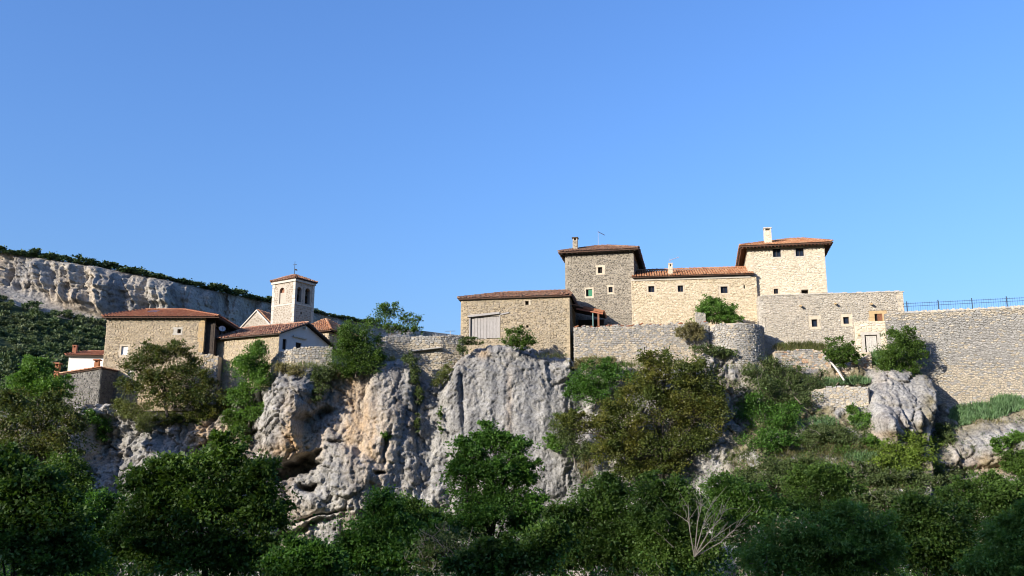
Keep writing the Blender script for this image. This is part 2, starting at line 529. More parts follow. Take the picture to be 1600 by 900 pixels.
def rock_feats(px, py):
    """large shapes of the rock face, metres (negative is towards the viewer)"""
    b = 0
    wx_ = 5.5 * fbm(px * .045, py * .045, 3.0, 3) * (px < 700)
    wy_ = 6.5 * fbm(px * .040, py * .045, 9.0, 3) * (px < 700)
    px, py = px + wx_, py + wy_
    # left knobbly face
    b = b + blob(px, py, 165, 690, 26, 42, 2.0) + blob(px, py, 215, 690, 28, 60, -1.0) + blob(px, py, 300, 700, 60, 70, -.8)
    b = b + blob(px, py, 140, 760, 20, 50, 1.8) + blob(px, py, 110, 740, 20, 50, -1.0) + blob(px, py, 395, 640, 16, 60, 1.6)
    # left buttress, its overhang and the two caves
    b = b + blob(px, py, 445, 640, 36, 90, -2.0, p=3) + blob(px, py, 478, 610, 26, 40, -1.0)
    b = b + blob(px, py, 496, 652, 26, 9, 1.3, -28, 3) + blob(px, py, 480, 672, 8, 18, .8, 20, 3)
    b = b + blob(px, py, 455, 736, 46, 13, 4.2, -18, 4) + blob(px, py, 482, 716, 28, 6, 2.0, -24, 4)
    b = b + blob(px, py, 487, 762, 17, 6.5, 2.6, 0, 4)
    b = b + blob(px, py, 545, 740, 52, 60, -1.9, -20, 2.6) + blob(px, py, 480, 785, 40, 25, -.8)
    b = b + blob(px, py, 525, 692, 16, 3.5, .8, -5, 3) + blob(px, py, 560, 700, 40, 6, .5, 35)
    b = b + blob(px, py, 490, 808, 56, 3.2, 1.1, -14, 3) + blob(px, py, 480, 823, 66, 3.6, 1.2, -20, 3) + blob(px, py, 490, 815, 70, 4, -.7, -16)
    # hollow and the middle buttress
    b = b + blob(px, py, 540, 620, 26, 46, .6) + blob(px, py, 572, 605, 7, 36, .55, 8) + blob(px, py, 575, 622, 9, 16, .4)
    b = b + blob(px, py, 612, 640, 46, 110, -.9, 0, 2.2)
    b = b + blob(px, py, 603, 700, 5, 26, 1.1, 12, 3) + blob(px, py, 594, 741, 9, 3.5, 1.3, 0, 3)
    # chimney between buttresses
    b = b + blob(px, py, 671, 625, 19, 95, .55, 2, 3) + blob(px, py, 651, 660, 3.2, 60, .5, -2) + blob(px, py, 662, 600, 18, 26, .35)
    # the wide smooth buttress
    b = b + blob(px, py, 795, 660, 110, 160, -1.0, 0, 5) + blob(px, py, 706, 610, 13, 70, -.8) + blob(px, py, 722, 620, 3, 60, .5, -3)
    b = b + blob(px, py, 800, 556, 85, 14, .55, 0) + blob(px, py, 868, 600, 20, 60, .5)
    b = b + blob(px, py, 905, 640, 22, 70, 1.2) + blob(px, py, 915, 745, 20, 40, .9)
    # behind and right of the big tree
    b = b + blob(px, py, 1060, 640, 60, 60, -.6) + blob(px, py, 1155, 620, 26, 60, 1.6) + blob(px, py, 1125, 560, 30, 22, -.7)
    b = b + blob(px, py, 1170, 580, 22, 24, -1.0)
    # pillar below the right bush, boulder at its foot
    b = b + blob(px, py, 1399, 630, 44, 60, -1.7, 0, 7) + blob(px, py, 1385, 661, 24, 20, -1.4, 0, 3) + blob(px, py, 1418, 664, 3, 30, .8, -14) + blob(px, py, 1395, 634, 40, 3, .4, 8)
    b = b + blob(px, py, 1540, 690, 70, 26, -1.0, -12, 3) + blob(px, py, 1530, 735, 60, 6, 1.0, -8)
    # terraces of the right slope
    b = b + blob(px, py, 1250, 588, 60, 10, .9) + blob(px, py, 1312, 606, 45, 7, .7)
    return b


def cliff_Y(x, z, detail=True):
    x, z = np.asarray(x, float), np.asarray(z, float)
    Y = np.full(np.broadcast(x, z).shape, 91.0)
    for it in range(3):
        px, py = proj(x, Y, z)
        pyt = np.interp(px, PXT, PYT)
        Y0 = np.interp(px, PX0, Y00)
        k = np.interp(px, PX0, LK)
        zt = ((450 - pyt) / F * CT + ST) / (CT - (450 - pyt) / F * ST) * Y0
        Y = Y0 - k * np.clip(zt - z, -2, 40) + rock_feats(px, py) * sstep(pyt - 4, pyt + 26, py)
    if not detail:
        return Y
    smooth = np.clip(blob(px, py, 800, 680, 112, 125, .88, 0, 5) + blob(px, py, 600, 660, 110, 110, .42, 0, 4), 0, .9)
    rough = (1 - smooth) * np.interp(px, [0, 120, 420, 470, 690, 900, 1000, 1600], [1.1, 1.2, 1.05, .72, .62, .8, .9, .75]) * (1 - .55 * blob(px, py, 1399, 640, 48, 60, 1, 0, 4))
    wx = x + .6 * pnoise(x * .5, z * .5, 3.3)
    wz = z + .5 * pnoise(x * .5 + 9, z * .5, 6.1)
    qx = wx + .22 * fbm(x * 1.6, z * 1.6, 2.7, 3)
    qz = wz + .22 * fbm(x * 1.6, z * 1.6, 8.7, 3)
    flute = fbm(wx * .75, z * .13, 1.7, 3, .4)                       # vertical water flutes
    lump = fbm(x * .24, z * .20, 7.7, 3)
    f1, e1 = facets(qx, qz, 2.6, 3, 1.5)
    f2, e2 = facets(qx, qz, 1.0, 5, 1.25)
    f3, e3 = facets(qx + .1 * fbm(x * 4, z * 4, 1.1, 2), qz, .42, 9, 1.0)
    crack = np.exp(-(e1 / .06) ** 2) * .5 + np.exp(-(e2 / .09) ** 2) * .18
    beds = fbm(x * .12, z * 1.5 + .3 * x * .2, 5.1, 3, .5)
    fine = fbm(x * 3.1, z * 2.2, 9.4, 3, .55)
    topf = sstep(60, 0, py - pyt)
    rr = rough * (.75 + .5 * topf)
    Y = Y + rough * (.40 * flute + .75 * lump + .12 * beds + crack) + rr * (.48 * f1 + .24 * f2) + (.03 + .10 * rr) * f3 + (.04 + .05 * rough) * fine
    pits = fbm(x * 2.3 + 4, z * 1.7, 6.6, 3, .6, ridged=True) - .35
    g1, k1 = facets(qx + .15 * fbm(x * 3, z * 3, 4.4, 2), qz, .7, 13, 2.2)
    g2, k2 = facets(x + .08 * fbm(x * 6, z * 6, 7.4, 2), z, .30, 17, 1.6)
    Y = Y + smooth * (.14 * flute + .22 * lump + .03 * f2) - .035 * pits
    Y = Y + (.06 + .07 * rough) * g1 + (.045 + .03 * rough) * g2 + np.exp(-(k1 / .07) ** 2) * (.05 + .06 * rough)
    return Y


def surf(px, py, detail=False):
    """point of the rock face seen at a photograph pixel"""
    Y = 90.0
    for i in range(12):
        p = at(px, py, Y)
        Y = .5 * Y + .5 * float(cliff_Y(p.x, p.z, detail))
    return at(px, py, Y)


def surf_many(px, py):
    """the same for many pixels at once"""
    px, py = np.asarray(px, float), np.asarray(py, float)
    u, v = (px - 800) / F, (450 - py) / F
    dx, dy, dz = u, CT - v * ST, ST + v * CT
    Y = np.full(px.shape, 90.0)
    for i in range(10):
        Y = .5 * Y + .5 * cliff_Y(dx * Y / dy, dz * Y / dy, False)
    return np.stack([dx * Y / dy, Y, dz * Y / dy], -1)


def build_cliff():
    xs = np.concatenate([np.arange(-110, -50, 1.0), np.arange(-50, 50.01, .115), np.arange(51, 110, 1.0)])
    T = np.linspace(0, 1, 230)
    zb = -12.0
    px, _ = proj(xs, 91.0, 15.0)
    for it in range(2):
        Y0 = np.interp(px, PX0, Y00)
        py = np.interp(px, PXT, PYT)
        v = (450 - py) / F
        zt = (ST + v * CT) / (CT - v * ST) * Y0
        px, _ = proj(xs, Y0, zt)
    zt = zt + .35 * fbm(xs * .7, 0.0, 4.4, 3)
    X = np.repeat(xs[:, None], len(T), 1)
    Z = zb + (zt[:, None] - zb) * T[None, :] ** .9
    Y = cliff_Y(X, Z)
    Y = Y + .9 * np.clip((T - .955) / .045, 0, 1)[None, :] ** 2
    PXg, PYg = proj(X, Y, Z)
    # the ground behind the rim
    back = np.array([.35, .8, 1.6, 3, 6, 12, 25, 50, 90])
    Xb = np.repeat(xs[:, None], len(back), 1)
    Yb = Y[:, -1:] + back[None, :]
    Zb = Z[:, -1:] + np.minimum(back * .06, 2.0)[None, :] + .12 * fbm(Xb * .9, Yb * .9, 2.0, 3)
    X, Y, Z = np.hstack([X, Xb]), np.hstack([Y, Yb]), np.hstack([Z, Zb])
    PXb, PYb = proj(Xb, Yb, Zb)
    n, mrows = X.shape
    V = np.stack([X, Y, Z], -1).reshape(-1, 3)
    i = np.arange(n - 1)[:, None] * mrows + np.arange(mrows - 1)[None, :]
    Q = np.stack([i, i + mrows, i + mrows + 1, i + 1], -1).reshape(-1, 4)
    o = fast_mesh('cliff', V, Q, M['cliff'], smooth=False)
    o['kind'] = 'structure'
    # stains that belong to the stone: ochre runs, grey weathered sheets, soil on the slopes
    px, py = np.hstack([PXg, PXb]), np.hstack([PYg, PYb])
    oc = blob(px, py, 545, 640, 22, 65, .9) + blob(px, py, 470, 690, 30, 30, .9) + blob(px, py, 585, 690, 26, 70, .75) + blob(px, py, 545, 590, 24, 24, .65)
    oc += blob(px, py, 310, 680, 34, 40, .9) + blob(px, py, 360, 690, 30, 40, .7) + blob(px, py, 112, 770, 14, 26, 1.0) + blob(px, py, 690, 555, 26, 20, .5)
    oc += blob(px, py, 430, 705, 30, 9, .5) + blob(px, py, 1560, 728, 40, 14, 1.2) + blob(px, py, 795, 620, 5, 70, .5) + blob(px, py, 1230, 560, 40, 14, .6)
    oc += blob(px, py, 755, 553, 10, 8, .7) + blob(px, py, 1385, 680, 20, 6, .8) + .25 * sstep(.1, .6, fbm(px * .012, py * .008, 1.0, 3))
    gr = blob(px, py, 800, 660, 105, 140, .62, 0, 4) + blob(px, py, 642, 650, 20, 120, .45, 0, 3) + blob(px, py, 672, 640, 14, 70, .8) + blob(px, py, 1410, 630, 45, 60, .35)
    gr += blob(px, py, 895, 740, 30, 60, .4) + .3 * sstep(0, .5, fbm(px * .02, py * .006, 6.0, 3))
    so = sstep(1110, 1160, px) * (1 - blob(px, py, 1399, 622, 48, 60, 1, 0, 8)) * (1 - blob(px, py, 1555, 690, 85, 28, .9, -12, 4)) * (1 - blob(px, py, 1355, 690, 36, 14, .7))
    so = so * (1 - .7 * blob(px, py, 1160, 570, 40, 40, 1)) * sstep(-.25, .3, fbm(px * .03, py * .03, 3.0, 3) + .15)
    so += sstep(120, 60, px) * .8
    so[:, -len(back):] = 1.0
    ca = o.data.color_attributes.new('tint', 'FLOAT_COLOR', 'POINT')
    A = np.stack([np.clip(oc, 0, 1), np.clip(gr, 0, 1), np.clip(so, 0, 1), np.ones_like(oc)], -1).astype(np.float32)
    ca.data.foreach_set('color', A.reshape(-1))
    return o


build_cliff()


# valley floor, near bank, and the unseen opposite side, raised to shade the foreground
def ground_z(x, y):
    z = np.interp(y, [-1500, -400, -110, -62, -40, -14, -2, 3, 14, 40, 62, 80, 130, 6000], [92, 90, 84, 62, 46, 10, -1.7, -1.75, -6, -8.5, -7.5, -6.5, -9, -9])
    return z


def build_ground():
    xs = np.concatenate([[-5000, -2500, -1200, -700], np.arange(-450, 451, 6.0), [700, 1200, 2500, 5000]])
    ys = np.concatenate([[-1500, -900, -600, -400, -300], np.arange(-220, 131, 3.0), [180, 300, 600, 1200, 2500, 6000]])
    X, Y = np.meshgrid(xs, ys, indexing='ij')
    Z = ground_z(X, Y)
    amp = np.interp(Y, [-120, -60, -12, 0, 10, 60, 100], [2.5, 2.5, .6, .1, .5, .5, .2])
    Z = Z + amp * fbm(X * .03, Y * .03, .5, 4)
    n, m_ = X.shape
    i = np.arange(n - 1)[:, None] * m_ + np.arange(m_ - 1)[None, :]
    Q = np.stack([i, i + m_, i + m_ + 1, i + 1], -1).reshape(-1, 4)
    o = fast_mesh('ground', np.stack([X, Y, Z], -1).reshape(-1, 3), Q, M['soil'], smooth=True)
    o['kind'] = 'structure'


build_ground()

# ------------------------------------------------------------------ the far cliff and its wooded slope
RIM_PX = [-500, -250, 0, 90, 160, 270, 340, 400, 470, 540, 620, 720, 850]
RIM_PY = [400, 396, 394, 407, 418, 439, 455, 468, 483, 499, 512, 524, 534]
FOOT_PY = [462, 458, 452, 476, 496, 520, 536, 548, 560, 570, 580, 590, 598]
RIM_Y = [372, 386, 400, 404, 410, 420, 440, 464, 484, 502, 524, 560, 610]


def rim_point(px):
    return at(float(px), float(np.interp(px, RIM_PX, RIM_PY)), float(np.interp(px, RIM_PX, RIM_Y)))


def far_profile(px):
    r = rim_point(px)
    fy = float(np.interp(px, RIM_PX, FOOT_PY))
    f = at(px, fy, r.y - 14.0)
    return r, f


def build_far():
    pxs = np.concatenate([np.arange(-500, 0, 12.0), np.arange(0, 580, 1.6), np.arange(580, 860, 12.0)])
    V, A = [], []
    cliff_rows = 70
    for px in pxs:
        r, f = far_profile(px)
        s = f.x * .8 + f.y * .6
        # slope below the foot: scree, then wood, towards the viewer
        for d, dz in ((230, -92), (170, -76), (120, -58), (90, -45), (66, -34), (46, -24.5), (30, -16.5), (18, -10), (9, -5.0), (3, -1.6)):
            zz = max(f.z + dz + 1.6 * float(pnoise(s * .03, d * .04, 3)), -4)
            V.append((f.x + d * .10, f.y - d, zz)); A.append((.12, .1, 0, 1))
        t = np.linspace(0, 1, cliff_rows)
        z = f.z + (r.z - f.z) * t
        but = fbm(s * .035, z * .004, 2.0, 3) * 13 + fbm(s * .12, z * .04, 5.0, 4, .58) * 5.5 - (fbm(s * .05, z * .07, 8.0, 4, .55, ridged=True) - .2) * 2.6 + fbm(s * .02, z * .45, 1.0, 3) * 1.3 + fbm(s * .5, z * .12, 3.0, 3) * .8
        fa, ea = facets(s + 3 * fbm(s * .1, z * .1, 2.0, 2), z + 2 * fbm(s * .12, z * .12, 6.0, 2), 8.0, 4, 3.0)
        fb, eb = facets(s + 0 * z + fbm(s * .3, z * .3, 2.0, 2), z + fbm(s * .3, z * .3, 6.0, 2), 2.6, 6, 1.8)
        but = but * .8 + 1.8 * fa + .7 * fb + np.exp(-(ea / .06) ** 2) * 1.2
        Yc = f.y + (r.y - f.y) * (.55 * t + .45 * t ** 6) + but * np.minimum(1, t * 5) * (1 - t ** 10)
        Xc = f.x + (r.x - f.x) * t
        oc = np.clip(.55 + 1.2 * fbm(s * .03, z * .02, 4.0, 3), 0, 1) * (.5 if px < 120 else .25)
        gr = np.clip(fbm(s * .05, z * .01, 6.0, 3) * 1.2 + .15, 0, .8)
        for j in range(cliff_rows):
            V.append((Xc[j], Yc[j], z[j])); A.append((oc[j], gr[j], 0, 1))
        for d, dz in ((6, .6), (30, 3), (120, 5), (400, 0)):
            V.append((r.x - .2 * d, r.y + d, r.z + dz)); A.append((0, .3, .8, 1))
    V = np.array(V)
    n = len(pxs)
    m_ = len(V) // n
    i = np.arange(n - 1)[:, None] * m_ + np.arange(m_ - 1)[None, :]
    Q = np.stack([i, i + m_, i + m_ + 1, i + 1], -1).reshape(-1, 4)
    o = fast_mesh('far_cliff', V, Q, [M['far_cliff'], M['forest_floor']], smooth=False)
    o['kind'] = 'structure'
    ca = o.data.color_attributes.new('tint', 'FLOAT_COLOR', 'POINT')
    ca.data.foreach_set('color', np.array(A, dtype=np.float32).reshape(-1))
    idx = np.tile(np.array([1] * 8 + [0] * (m_ - 9)), n - 1)
    o.data.polygons.foreach_set('material_index', idx.astype(np.int32))
    return o


build_far()

# ================================================================== MASONRY HELPERS
def wallgrid(mb, mapf, u0, u1, z0, z1, holes, depth=.35, m=0):
    us = sorted({u0, u1, *[h[0] for h in holes], *[h[1] for h in holes]})
    zs = sorted({z0, z1, *[h[2] for h in holes], *[h[3] for h in holes]})
    us = [u for u in us if u0 <= u <= u1]
    zs = [z for z in zs if z0 <= z <= z1]
    for a, b in zip(us, us[1:]):
        for c, d in zip(zs, zs[1:]):
            cu, cz = (a + b) / 2, (c + d) / 2
            if any(h[0] < cu < h[1] and h[2] < cz < h[3] for h in holes): continue
            mb.quad(mapf(a, c, 0), mapf(b, c, 0), mapf(b, d, 0), mapf(a, d, 0), m=m)
    for (a, b, c, d) in holes:
        for p, q in (((a, c), (b, c)), ((b, c), (b, d)), ((b, d), (a, d)), ((a, d), (a, c))):
            mb.quad(mapf(p[0], p[1], 0), mapf(q[0], q[1], 0), mapf(q[0], q[1], -depth), mapf(p[0], p[1], -depth), m=m)


def clip_half(poly, nx, nz, d):
    """keep the side where x*nx + z*nz <= d"""
    out = []
    n = len(poly)
    for i in range(n):
        p, q = poly[i], poly[(i + 1) % n]
        a, c = p[0] * nx + p[1] * nz - d, q[0] * nx + q[1] * nz - d
        if a <= 0: out.append(p)
        if (a < 0 < c) or (c < 0 < a):
            t = a / (a - c)
            out.append((p[0] + (q[0] - p[0]) * t, p[1] + (q[1] - p[1]) * t))
    return out


def stones(mb, mapf, u0, u1, z0, z1, holes=(), ch=(.11, .235), wl=(.15, .40), jit=.45, out=(.015, .075), gap=.022, inside=None, pick=None):
    """rubble: irregular many-sided stones fitted to one another, each with its own face and depth; returns the pieces"""
    su, sz_ = (wl[0] + wl[1]) * .5, (ch[0] + ch[1]) * .5
    nu, nz = int(math.ceil((u1 - u0) / su)) + 2, int(math.ceil((z1 - z0) / sz_)) + 2
    j_ = min(.48, jit * 1.05)
    S = {}
    for j in range(-2, nz + 2):
        sh = rng.uniform(-.3, .3) + (.5 if j % 2 else 0)
        for i in range(-3, nu + 3):
            S[i, j] = (i - .5 + sh + rng.uniform(-j_, j_), j - .5 + rng.uniform(-j_, j_) * .9)
    rec = []
    for j in range(-1, nz + 1):
        for i in range(-1, nu + 1):
            x, z = S[i, j]
            U, Z = u0 + x * su, z0 + z * sz_
            if U < u0 - su or U > u1 + su or Z < z0 - sz_ or Z > z1 + sz_: continue
            if inside is not None and not inside(U, Z): continue
            poly = [(x - 1.4, z - 1.1), (x + 1.4, z - 1.1), (x + 1.4, z + 1.1), (x - 1.4, z + 1.1)]
            for dj in (-1, 0, 1):
                for di in (-2, -1, 0, 1, 2):
                    if di == 0 and dj == 0: continue
                    q = S.get((i + di, j + dj))
                    if q is None: continue
                    nx, nzz = q[0] - x, q[1] - z
                    if nx * nx + nzz * nzz > 7: continue
                    poly = clip_half(poly, nx, nzz, (q[0] * q[0] - x * x + q[1] * q[1] - z * z) * .5)
                    if len(poly) < 3: break
                if len(poly) < 3: break
            if len(poly) < 3: continue
            P = [(u0 + a * su, z0 + c * sz_) for a, c in poly]
            for nx, nzz, d in ((-1, 0, -u0), (1, 0, u1), (0, -1, -z0), (0, 1, z1)):
                P = clip_half(P, nx, nzz, d)
                if len(P) < 3: break
            if len(P) < 3: continue
            bad = False
            for h in holes:
                au, bu = min(p[0] for p in P), max(p[0] for p in P)
                az, bz = min(p[1] for p in P), max(p[1] for p in P)
                if au < h[1] and bu > h[0] and az < h[3] and bz > h[2]:
                    cu, cz = sum(p[0] for p in P) / len(P), sum(p[1] for p in P) / len(P)
                    opts = ((h[0] - cu, (1, 0, h[0])), (cu - h[1], (-1, 0, -h[1])), (h[2] - cz, (0, 1, h[2])), (cz - h[3], (0, -1, -h[3])))
                    P = clip_half(P, *max(opts)[1])
                    if len(P) < 3: bad = True; break
            if bad: continue
            n = len(P)
            mu, mz = sum(p[0] for p in P) / n, sum(p[1] for p in P) / n
            ar = abs(sum(P[k][0] * P[(k + 1) % n][1] - P[(k + 1) % n][0] * P[k][1] for k in range(n))) * .5
            if ar < su * sz_ * .12: continue
            g = gap * rng.uniform(.5, 1.4) / (math.sqrt(ar) * .5 + 1e-6) * .5
            g = min(g, .35)
            o = rng.uniform(*out)
            tx, tz = rng.gauss(0, .06), rng.gauss(0, .09)
            bI, fI = len(mb.v), len(mb.f)
            base = [(mu + (p[0] - mu) * (1 - g), mz + (p[1] - mz) * (1 - g)) for p in P]
            mb.v.extend(mapf(p[0], p[1], -.015) for p in base)
            mb.v.extend(mapf(mu + (p[0] - mu) * .80, mz + (p[1] - mz) * .80, o + tx * (p[0] - mu) + tz * (p[1] - mz)) for p in base)
            mi = pick(mu, mz) if pick else 0
            mb.f.append(tuple(range(bI + n, bI + 2 * n))); mb.m.append(mi)
            for k in range(n):
                k2 = (k + 1) % n
                mb.f.append((bI + k, bI + k2, bI + n + k2, bI + n + k)); mb.m.append(mi)
            rec.append((bI, 2 * n, fI, n + 1, ar, mu, mz))
    return rec


def slab(mb, mapf, u0, u1, z0, z1, o0, o1, m=0):
    c = [mapf(u0, z0, o1), mapf(u1, z0, o1), mapf(u1, z0, o0), mapf(u0, z0, o0),
         mapf(u0, z1, o1), mapf(u1, z1, o1), mapf(u1, z1, o0), mapf(u0, z1, o0)]
    mb.hexa(c, m)


def tiles_on(mb, A, B, Cc, D, pitch=.27, L=.42, r=None, wob=.02, lift=.0):
    """barrel tiles over a roof plane: A-B the eave, D-C above it"""
    A, B, Cc, D = Vector(A), Vector(B), Vector(Cc), Vector(D)
    e = (B - A); W = e.length; e.normalize()
    n = e.cross(D - A if (D - A).length > (Cc - A).length * .2 else Cc - A).normalized()
    if n.z < 0: n = -n
    s = n.cross(e)
    if s.z < 0: s = -s
    ud, sd = (D - A).dot(e), (D - A).dot(s)
    uc, sc = (Cc - A).dot(e), (Cc - A).dot(s)
    xp = [min(0, ud) - 1e-3, 0, ud, uc, W, max(W, uc) + 1e-3]
    pitch *= 1.12
    k = max(1, round(W / pitch)); pitch = W / k
    r = r or pitch * .40
    for i in range(k):
        u = (i + .5) * pitch
        smax = float(np.interp(u, [0, max(ud, 1e-4), min(max(uc, ud + 2e-4), W - 1e-4), W], [0 if ud > 1e-3 else sd, sd, sc, 0 if uc < W - 1e-3 else sc]))
        if smax < .1: continue
        q = 0.0 - rng.uniform(0, .05)
        while q < smax - .05:
            q1 = min(q + L, smax)
            du, dl = rng.gauss(0, wob * .6), rng.gauss(0, wob * .5)
            b = len(mb.v)
            for (ss, rr, h) in ((q - .07, r * 1.0, .065), (q1 + .01, r * .84, .025)):
                for t in (0, 60, 120, 180):
                    t = R(t)
                    p = A + e * (u + du + math.cos(t) * rr) + s * ss + n * (h + dl + lift + math.sin(t) * rr * 1.05)
                    mb.v.append(tuple(p))
            for j in range(3):
                mb.f.append((b + j, b + j + 1, b + 5 + j, b + 4 + j)); mb.m.append(0)
            mb.f.append((b, b + 1, b + 2, b + 3)); mb.m.append(0)
            q += L


def tile_line(mb, P, Q, r=.15, L=.45):
    P, Q = Vector(P), Vector(Q)
    d = Q - P; ln = d.length; d.normalize()
    a = d.cross(Vector((0, 0, 1))).normalized()
    up = a.cross(d)
    k = max(1, round(ln / L))
    for i in range(k):
        b = len(mb.v)
        for (t0, rr, h) in ((i * ln / k - .04, r, .06), ((i + 1) * ln / k, r * .8, .03)):
            for t in (0, 60, 120, 180):
                t = R(t)
                mb.v.append(tuple(P + d * t0 + a * math.cos(t) * rr + up * (math.sin(t) * rr + h + rng.gauss(0, .008))))
        for j in range(3):
            mb.f.append((b + j, b + j + 1, b + 5 + j, b + 4 + j)); mb.m.append(0)
        mb.f.append((b, b + 1, b + 2, b + 3)); mb.m.append(0)


def quoins(b, mapf, u, sg, z0, z1, mat, step=.36, wr=(.26, .52), name='corner_stone'):
    z = z0
    k = 0
    while z < z1 - .15:
        h = min(step * rng.uniform(.75, 1.25), z1 - z)
        w = wr[k % 2] * rng.uniform(.8, 1.2); k += 1
        q = MB(); slab(q, mapf, min(u - sg * .05, u + sg * w), max(u - sg * .05, u + sg * w), z + .012, z + h - .012, -.2, .05 + rng.uniform(-.015, .015))
        q.build(name, M[mat], b.root)
        z += h


class Bld:
    """a building frame: x along its front, y into its depth, z up from its base"""
    def __init__(s, name, label, cat, px, py_base, Y, a, group=None):
        o = at(px, py_base, Y)
        s.a = R(a)
        s.ex = Vector((math.cos(s.a), -math.sin(s.a), 0))
        s.ey = Vector((math.sin(s.a), math.cos(s.a), 0))
        s.O = o
        s.root = empty(name, o, -s.a)
        tag(s.root, label, cat, group)

    def fp(s, px, py, yo=0.0):
        d = ray(px, py)
        t = (yo + s.O.dot(s.ey)) / d.dot(s.ey)
        p = d * t - s.O
        return p.dot(s.ex), p.z

    def sp(s, px, py, xo):
        d = ray(px, py)
        t = (xo + s.O.dot(s.ex)) / d.dot(s.ex)
        p = d * t - s.O
        return p.dot(s.ey), p.z

    def world(s, x, y, z):
        return s.O + s.ex * x + s.ey * y + Vector((0, 0, z))

    def rect(s, px0, py0, px1, py1, yo=0.0):
        cy = (py0 + py1) / 2
        cx = (px0 + px1) / 2
        return (s.fp(px0, cy, yo)[0], s.fp(px1, cy, yo)[0], s.fp(cx, py1, yo)[1], s.fp(cx, py0, yo)[1])

    def srect(s, px0, py0, px1, py1, xo):
        cy = (py0 + py1) / 2
        cx = (px0 + px1) / 2
        a, b = s.sp(px0, cy, xo)[0], s.sp(px1, cy, xo)[0]
        return (min(a, b), max(a, b), s.sp(cx, py1, xo)[1], s.sp(cx, py0, xo)[1])

    def front(s, y=0.0):
        return lambda u, z, o: (u, y - o, z)

    def right(s, x):
        return lambda u, z, o: (x + o, u, z)

    def left(s, x):
        return lambda u, z, o: (x - o, u, z)


def box_walls(b, W, D, H, fh, rh, mats, st=None, sides=('front',), zb=0.0, H2=None, name='wall', kw=None, cw=None):
    """outer walls with openings; stone facing as real pieces on the given sides"""
    mb = MB()
    wallgrid(mb, b.front(), 0, W, zb, H, fh)
    wallgrid(mb, b.right(W), 0, D, zb, H, rh)
    mb.quad((0, 0, zb), (0, D, zb), (0, D, H), (0, 0, H))
    mb.quad((0, D, zb), (W, D, zb), (W, D, H), (0, D, H))
    mb.quad((0, 0, H), (W, 0, H), (W, D, H), (0, D, H))
    w = mb.build(name, mats, b.root)
    if st:
        f = MB()
        kw = kw or {}
        if 'front' in sides: stones(f, b.front(), 0, W, zb, H - .01, cw if cw is not None else fh, **kw)
        if 'right' in sides: stones(f, b.right(W), .02, D, zb, H - .01, rh, **kw)
        if 'left' in sides: stones(f, b.left(0), .02, D, zb, H - .01, (), **kw)
        f.build('stone_facing', st, w, kind='stuff')
    return w


def window(b, mapf, h, surround=(.16, .16, .2, .14), smat=None, frame='wood_dark', mull=1, depth=.22, pane='glass', name='window', shut=None, proud=.022):
    """pane in the opening, wooden frame, stone lintel, jambs and sill as pieces"""
    u0, u1, z0, z1 = h
    mb = MB()
    mb.quad(mapf(u0, z0, -depth), mapf(u1, z0, -depth), mapf(u1, z1, -depth), mapf(u0, z1, -depth))
    w = mb.build(name, M[pane], b.root)
    if frame:
        f = MB(); t = .05
        d0, d1 = -depth + .004, -depth + .06
        slab(f, mapf, u0, u0 + t, z0, z1, d0, d1); slab(f, mapf, u1 - t, u1, z0, z1, d0, d1)
        slab(f, mapf, u0 + t, u1 - t, z0, z0 + t, d0, d1 - .003); slab(f, mapf, u0 + t, u1 - t, z1 - t, z1, d0, d1 - .003)
        for i in range(mull):
            c = u0 + (u1 - u0) * (i + 1) / (mull + 1)
            slab(f, mapf, c - t / 2, c + t / 2, z0 + t, z1 - t, d0, d1 - .006)
        f.build('frame', M[frame], w)
    if shut:
        q = MB()
        k = 4
        us_ = u0 + (u1 - u0) * .38
        for i in range(k):
            a, c = us_ + (u1 - us_) * i / k, us_ + (u1 - us_) * (i + 1) / k
            slab(q, mapf, a + .006, c - .006, z0 + .02, z1 - .02, -.12, -.08 + .008 * (i % 2))
        q.build('shutter', M[shut], w)
    if smat:
        l, r_, t_, b_ = surround
        j = proud
        for nm, rc in (('lintel', (u0 - l * rng.uniform(.8, 1.3), u1 + r_ * rng.uniform(.8, 1.3), z1, z1 + t_)),
                       ('sill', (u0 - l * rng.uniform(.7, 1.2), u1 + r_ * rng.uniform(.7, 1.2), z0 - b_, z0)),
                       ('jamb', (u0 - l * rng.uniform(.6, 1.3), u0, z0, (z0 + z1) / 2 - .006)), ('jamb', (u1, u1 + r_ * rng.uniform(.6, 1.3), z0, (z0 + z1) / 2 + .04)),
                       ('jamb', (u0 - l * rng.uniform(.6, 1.3), u0, (z0 + z1) / 2 + .006, z1)), ('jamb', (u1, u1 + r_ * rng.uniform(.6, 1.3), (z0 + z1) / 2 + .052, z1))):
            if rc[1] - rc[0] < .03 or rc[3] - rc[2] < .03: continue
            q = MB()
            slab(q, mapf, rc[0], rc[1], rc[2], rc[3], -.1, j + rng.uniform(-.008, .008))
            q.build(nm, M[smat], w)
    return w


def grown(h, surround):
    l, r_, t_, b_ = surround
    return (h[0] - l, h[1] + r_, h[2] - b_, h[3] + t_)


